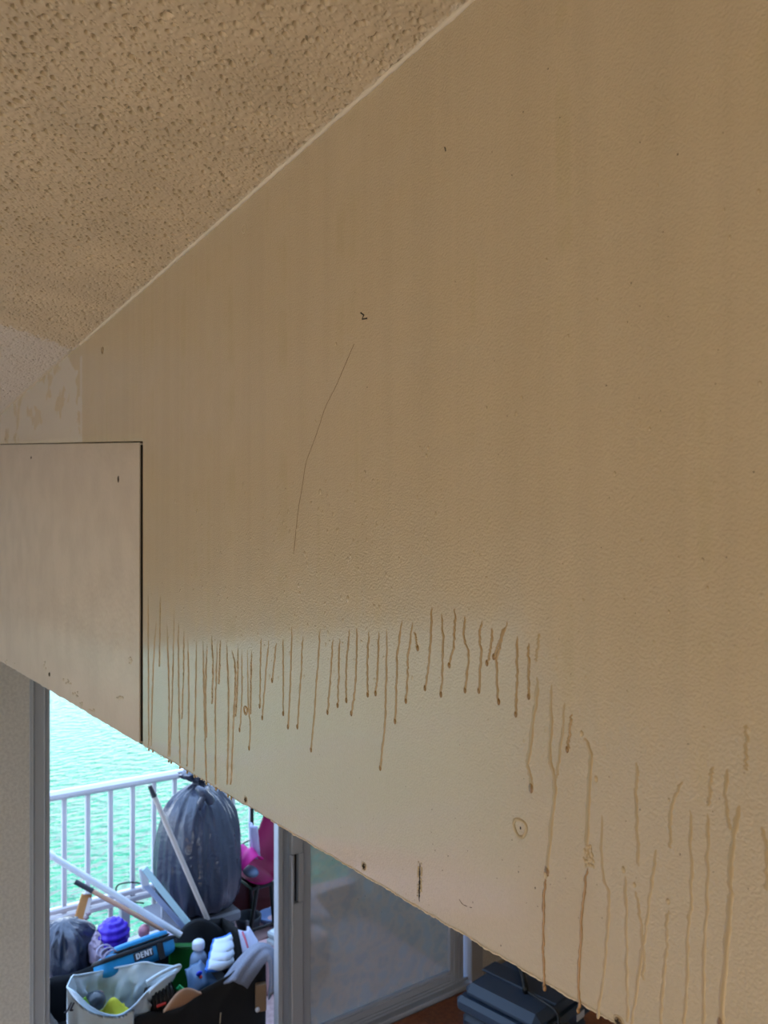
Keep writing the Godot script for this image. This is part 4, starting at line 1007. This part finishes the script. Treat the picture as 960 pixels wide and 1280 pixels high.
	s = ST(); sheet(s, 18, 18, func(p, q): return (q0[0].lerp(q0[1], p)).lerp(q0[3].lerp(q0[2], p), q) + Vector3(0, 0, 1) * (0.035 * sin(PI * p) * sin(PI * q) + 0.006 * sin(p * 11.0 + q * 5.0)), 0.02); obj("packet_body", s, mat(Color(0.30, 0.42, 0.56), 0.25), t)
	s = ST(); blob(s, on_z(249, 1217, -3.455), Vector3(0.016, 0.012, 0.008)); obj("blue_print", s, mat(Color(0.05, 0.18, 0.80), 0.4), t)
	s = ST(); blob(s, on_z(251, 1222, -3.45), Vector3(0.008, 0.012, 0.006)); obj("red_print", s, mat(Color(0.70, 0.16, 0.20), 0.4), t)
	# white pouch with blue edges
	t = thing("white_packet", "white soft packet with bright blue edges leaning in the tote", "packet")
	var w0 := [on_z(268, 1175, -3.58), on_z(288, 1168, -3.58), on_z(291, 1206, -3.47), on_z(258, 1214, -3.46)]
	var wf := func(p, q): return (w0[0].lerp(w0[1], p)).lerp(w0[3].lerp(w0[2], p), q) + Vector3(0, 0, 1) * (0.04 * sin(PI * p) * (0.3 + 0.7 * sin(PI * q)) + 0.004 * sin(q * 24.0))
	s = ST(); sheet(s, 20, 20, wf, 0.03); obj("packet_body", s, mat(Color(0.80, 0.86, 0.94), 0.5), t)
	var be := mat(Color(0.16, 0.45, 0.86), 0.5)
	for e in [[0.0, 0.0, 1.0, 0.0], [0.0, 1.0, 1.0, 1.0], [0.0, 0.0, 0.0, 1.0]]:
		var ep := []
		for i in 15: ep.append(wf.call(lerpf(e[0], e[2], i / 14.0), lerpf(e[1], e[3], i / 14.0)))
		s = ST(); tube(s, ep, 0.009, 8); obj("blue_edge", s, be, t)
	# grey towel draped over the right end, and a smaller rolled cloth
	var towel := mottled(Color(0.50, 0.53, 0.60), Color(0.60, 0.62, 0.70), 0.9, 9.0, 0.04, 0.5)
	s = ST()
	var to := [[273, 1234, -3.37], [288, 1212, -3.39], [303, 1194, -3.41], [320, 1181, -3.42], [336, 1183, -3.39], [346, 1198, -3.34], [348, 1222, -3.31], [344, 1248, -3.28]]
	var ti := [[309, 1236, -3.31], [314, 1228, -3.31], [321, 1218, -3.305], [329, 1207, -3.30], [334, 1202, -3.295], [336, 1208, -3.29], [337, 1226, -3.285], [336, 1250, -3.28]]
	var oc := []; var ic := []
	for q in to: oc.append(on_z(q[0], q[1], q[2]))
	for q in ti: ic.append(on_z(q[0], q[1], q[2]))
	oc = curve(oc, 60); ic = curve(ic, 60)
	var tf := func(p, q):
		var i: int = int(floor(minf(p, 0.9999) * 60.0)); var f: float = p * 60.0 - i
		var A: Vector3 = oc[i].lerp(oc[i + 1], f); var Bv: Vector3 = ic[i].lerp(ic[i + 1], f)
		return A.lerp(Bv, q) + Vector3(-0.2, 0.9, 0.5) * (0.045 * sin(PI * q) + 0.005 * sin(q * 16.0 + 2.0 * p) * sin(PI * clampf(q, 0.05, 0.95)))
	sheet(s, 60, 28, tf, 0.014)
	tag(obj("towel", s, towel), "grey striped towel draped over the right end of the black tote", "towel")
	s = ST()
	var r0 := [on_z(298, 1162, -3.60), on_z(309, 1158, -3.60), on_z(323, 1178, -3.50), on_z(304, 1194, -3.50)]
	sheet(s, 18, 14, func(p, q): return (r0[0].lerp(r0[1], p)).lerp(r0[3].lerp(r0[2], p), q) + Vector3(0, 0, 1) * (0.04 * sin(PI * p)), 0.02)
	t = thing("rag", "small white folded rag with a red stripe above the grey towel", "rag")
	obj("rag_cloth", s, mat(Color(0.66, 0.68, 0.78), 0.85), t)
	s = ST(); tube(s, [on_z(303, 1165, -3.56), on_z(307, 1175, -3.50), on_z(310, 1185, -3.475)], 0.005, 6); obj("red_stripe", s, mat(Color(0.68, 0.30, 0.38), 0.8), t)

# ======================================================================= the far side of the room
func room_things():
	var t := thing("tool_case", "blue grey plastic case with a black carrying handle on the wood floor", "case")
	var blue := mat(Color(0.20, 0.27, 0.36), 0.42); var blue2 := mat(Color(0.15, 0.20, 0.27), 0.45)
	# its place on the floor: top corners at eye rays, the body straight down
	var top := 0.46
	var cl := on_y(603, 1213, top); var cr := on_y(700, 1262, top)
	var fwd := Vector3(-0.45, 0, -0.89).normalized()
	var c := on_y(655, 1235, top)
	var B := Basis(Vector3.UP, 0.15)
	var at := Vector3(c.x + 0.02, 0, c.z - 0.02)
	var s := ST(); rbox(s, at + Vector3(0, 0.17, 0), Vector3(0.40, 0.34, 0.42), 0.03, B); obj("case_body", s, blue2, t)
	s = ST(); rbox(s, at + Vector3(0, 0.375, 0), Vector3(0.43, 0.07, 0.45), 0.02, B); obj("lid_band", s, blue, t)
	s = ST(); rbox(s, at + Vector3(0, 0.43, 0), Vector3(0.38, 0.07, 0.40), 0.03, B); obj("lid", s, blue, t)
	s = ST(); rbox(s, at + B * Vector3(0.0, 0.468, 0.0), Vector3(0.10, 0.012, 0.40), 0.004, B); obj("lid_groove", s, blue2, t)
	s = ST(); tube(s, curve([at + B * Vector3(-0.06, 0.47, 0.05), at + B * Vector3(-0.05, 0.50, 0.04), at + B * Vector3(0.08, 0.50, -0.08), at + B * Vector3(0.09, 0.47, -0.09)], 16), 0.014, 10); obj("handle", s, M.black_metal, t)
	s = ST(); rbox(s, at + B * Vector3(0.10, 0.375, 0.228), Vector3(0.06, 0.03, 0.004), 0.001, B); obj("label", s, mat(Color(0.80, 0.82, 0.84), 0.5), t)
	# bundle of black cable hanging on the case
	t = thing("cable_bundle", "coiled black cable hanging from the blue grey case's handle", "cable")
	s = ST()
	var k := at + B * Vector3(-0.13, 0.36, 0.26)
	for j in 6:
		var hp := []
		for i in 25: hp.append(k + B * Vector3(cos(TAU * i / 24.0) * (0.045 + 0.006 * j), sin(TAU * i / 24.0) * (0.075 + 0.005 * j), 0.012 * sin(TAU * i / 24.0 * 2.0 + j) + 0.006 * j - 0.01))
		tube(s, hp, 0.006, 6)
	obj("coil", s, M.black_metal, t)
	s = ST(); tube(s, curve([k + B * Vector3(0, 0.07, 0), k + B * Vector3(0.03, 0.12, -0.03), at + B * Vector3(-0.06, 0.48, 0.06), at + B * Vector3(-0.02, 0.51, 0.02)], 18), 0.006, 6); obj("loop", s, M.black_metal, t)
	s = ST(); rbox(s, k + Vector3(0, -0.02, 0.02), Vector3(0.03, 0.08, 0.015), 0.004, B); obj("plug", s, mat(Color(0.35, 0.48, 0.62), 0.4), t)
	s = ST(); span(s, 3.02, 3.99, 0.0, 0.07, DZ, DZ + 0.015, 0.003); struct("baseboard_back", s, mat(Color(0.62, 0.60, 0.57), 0.5))
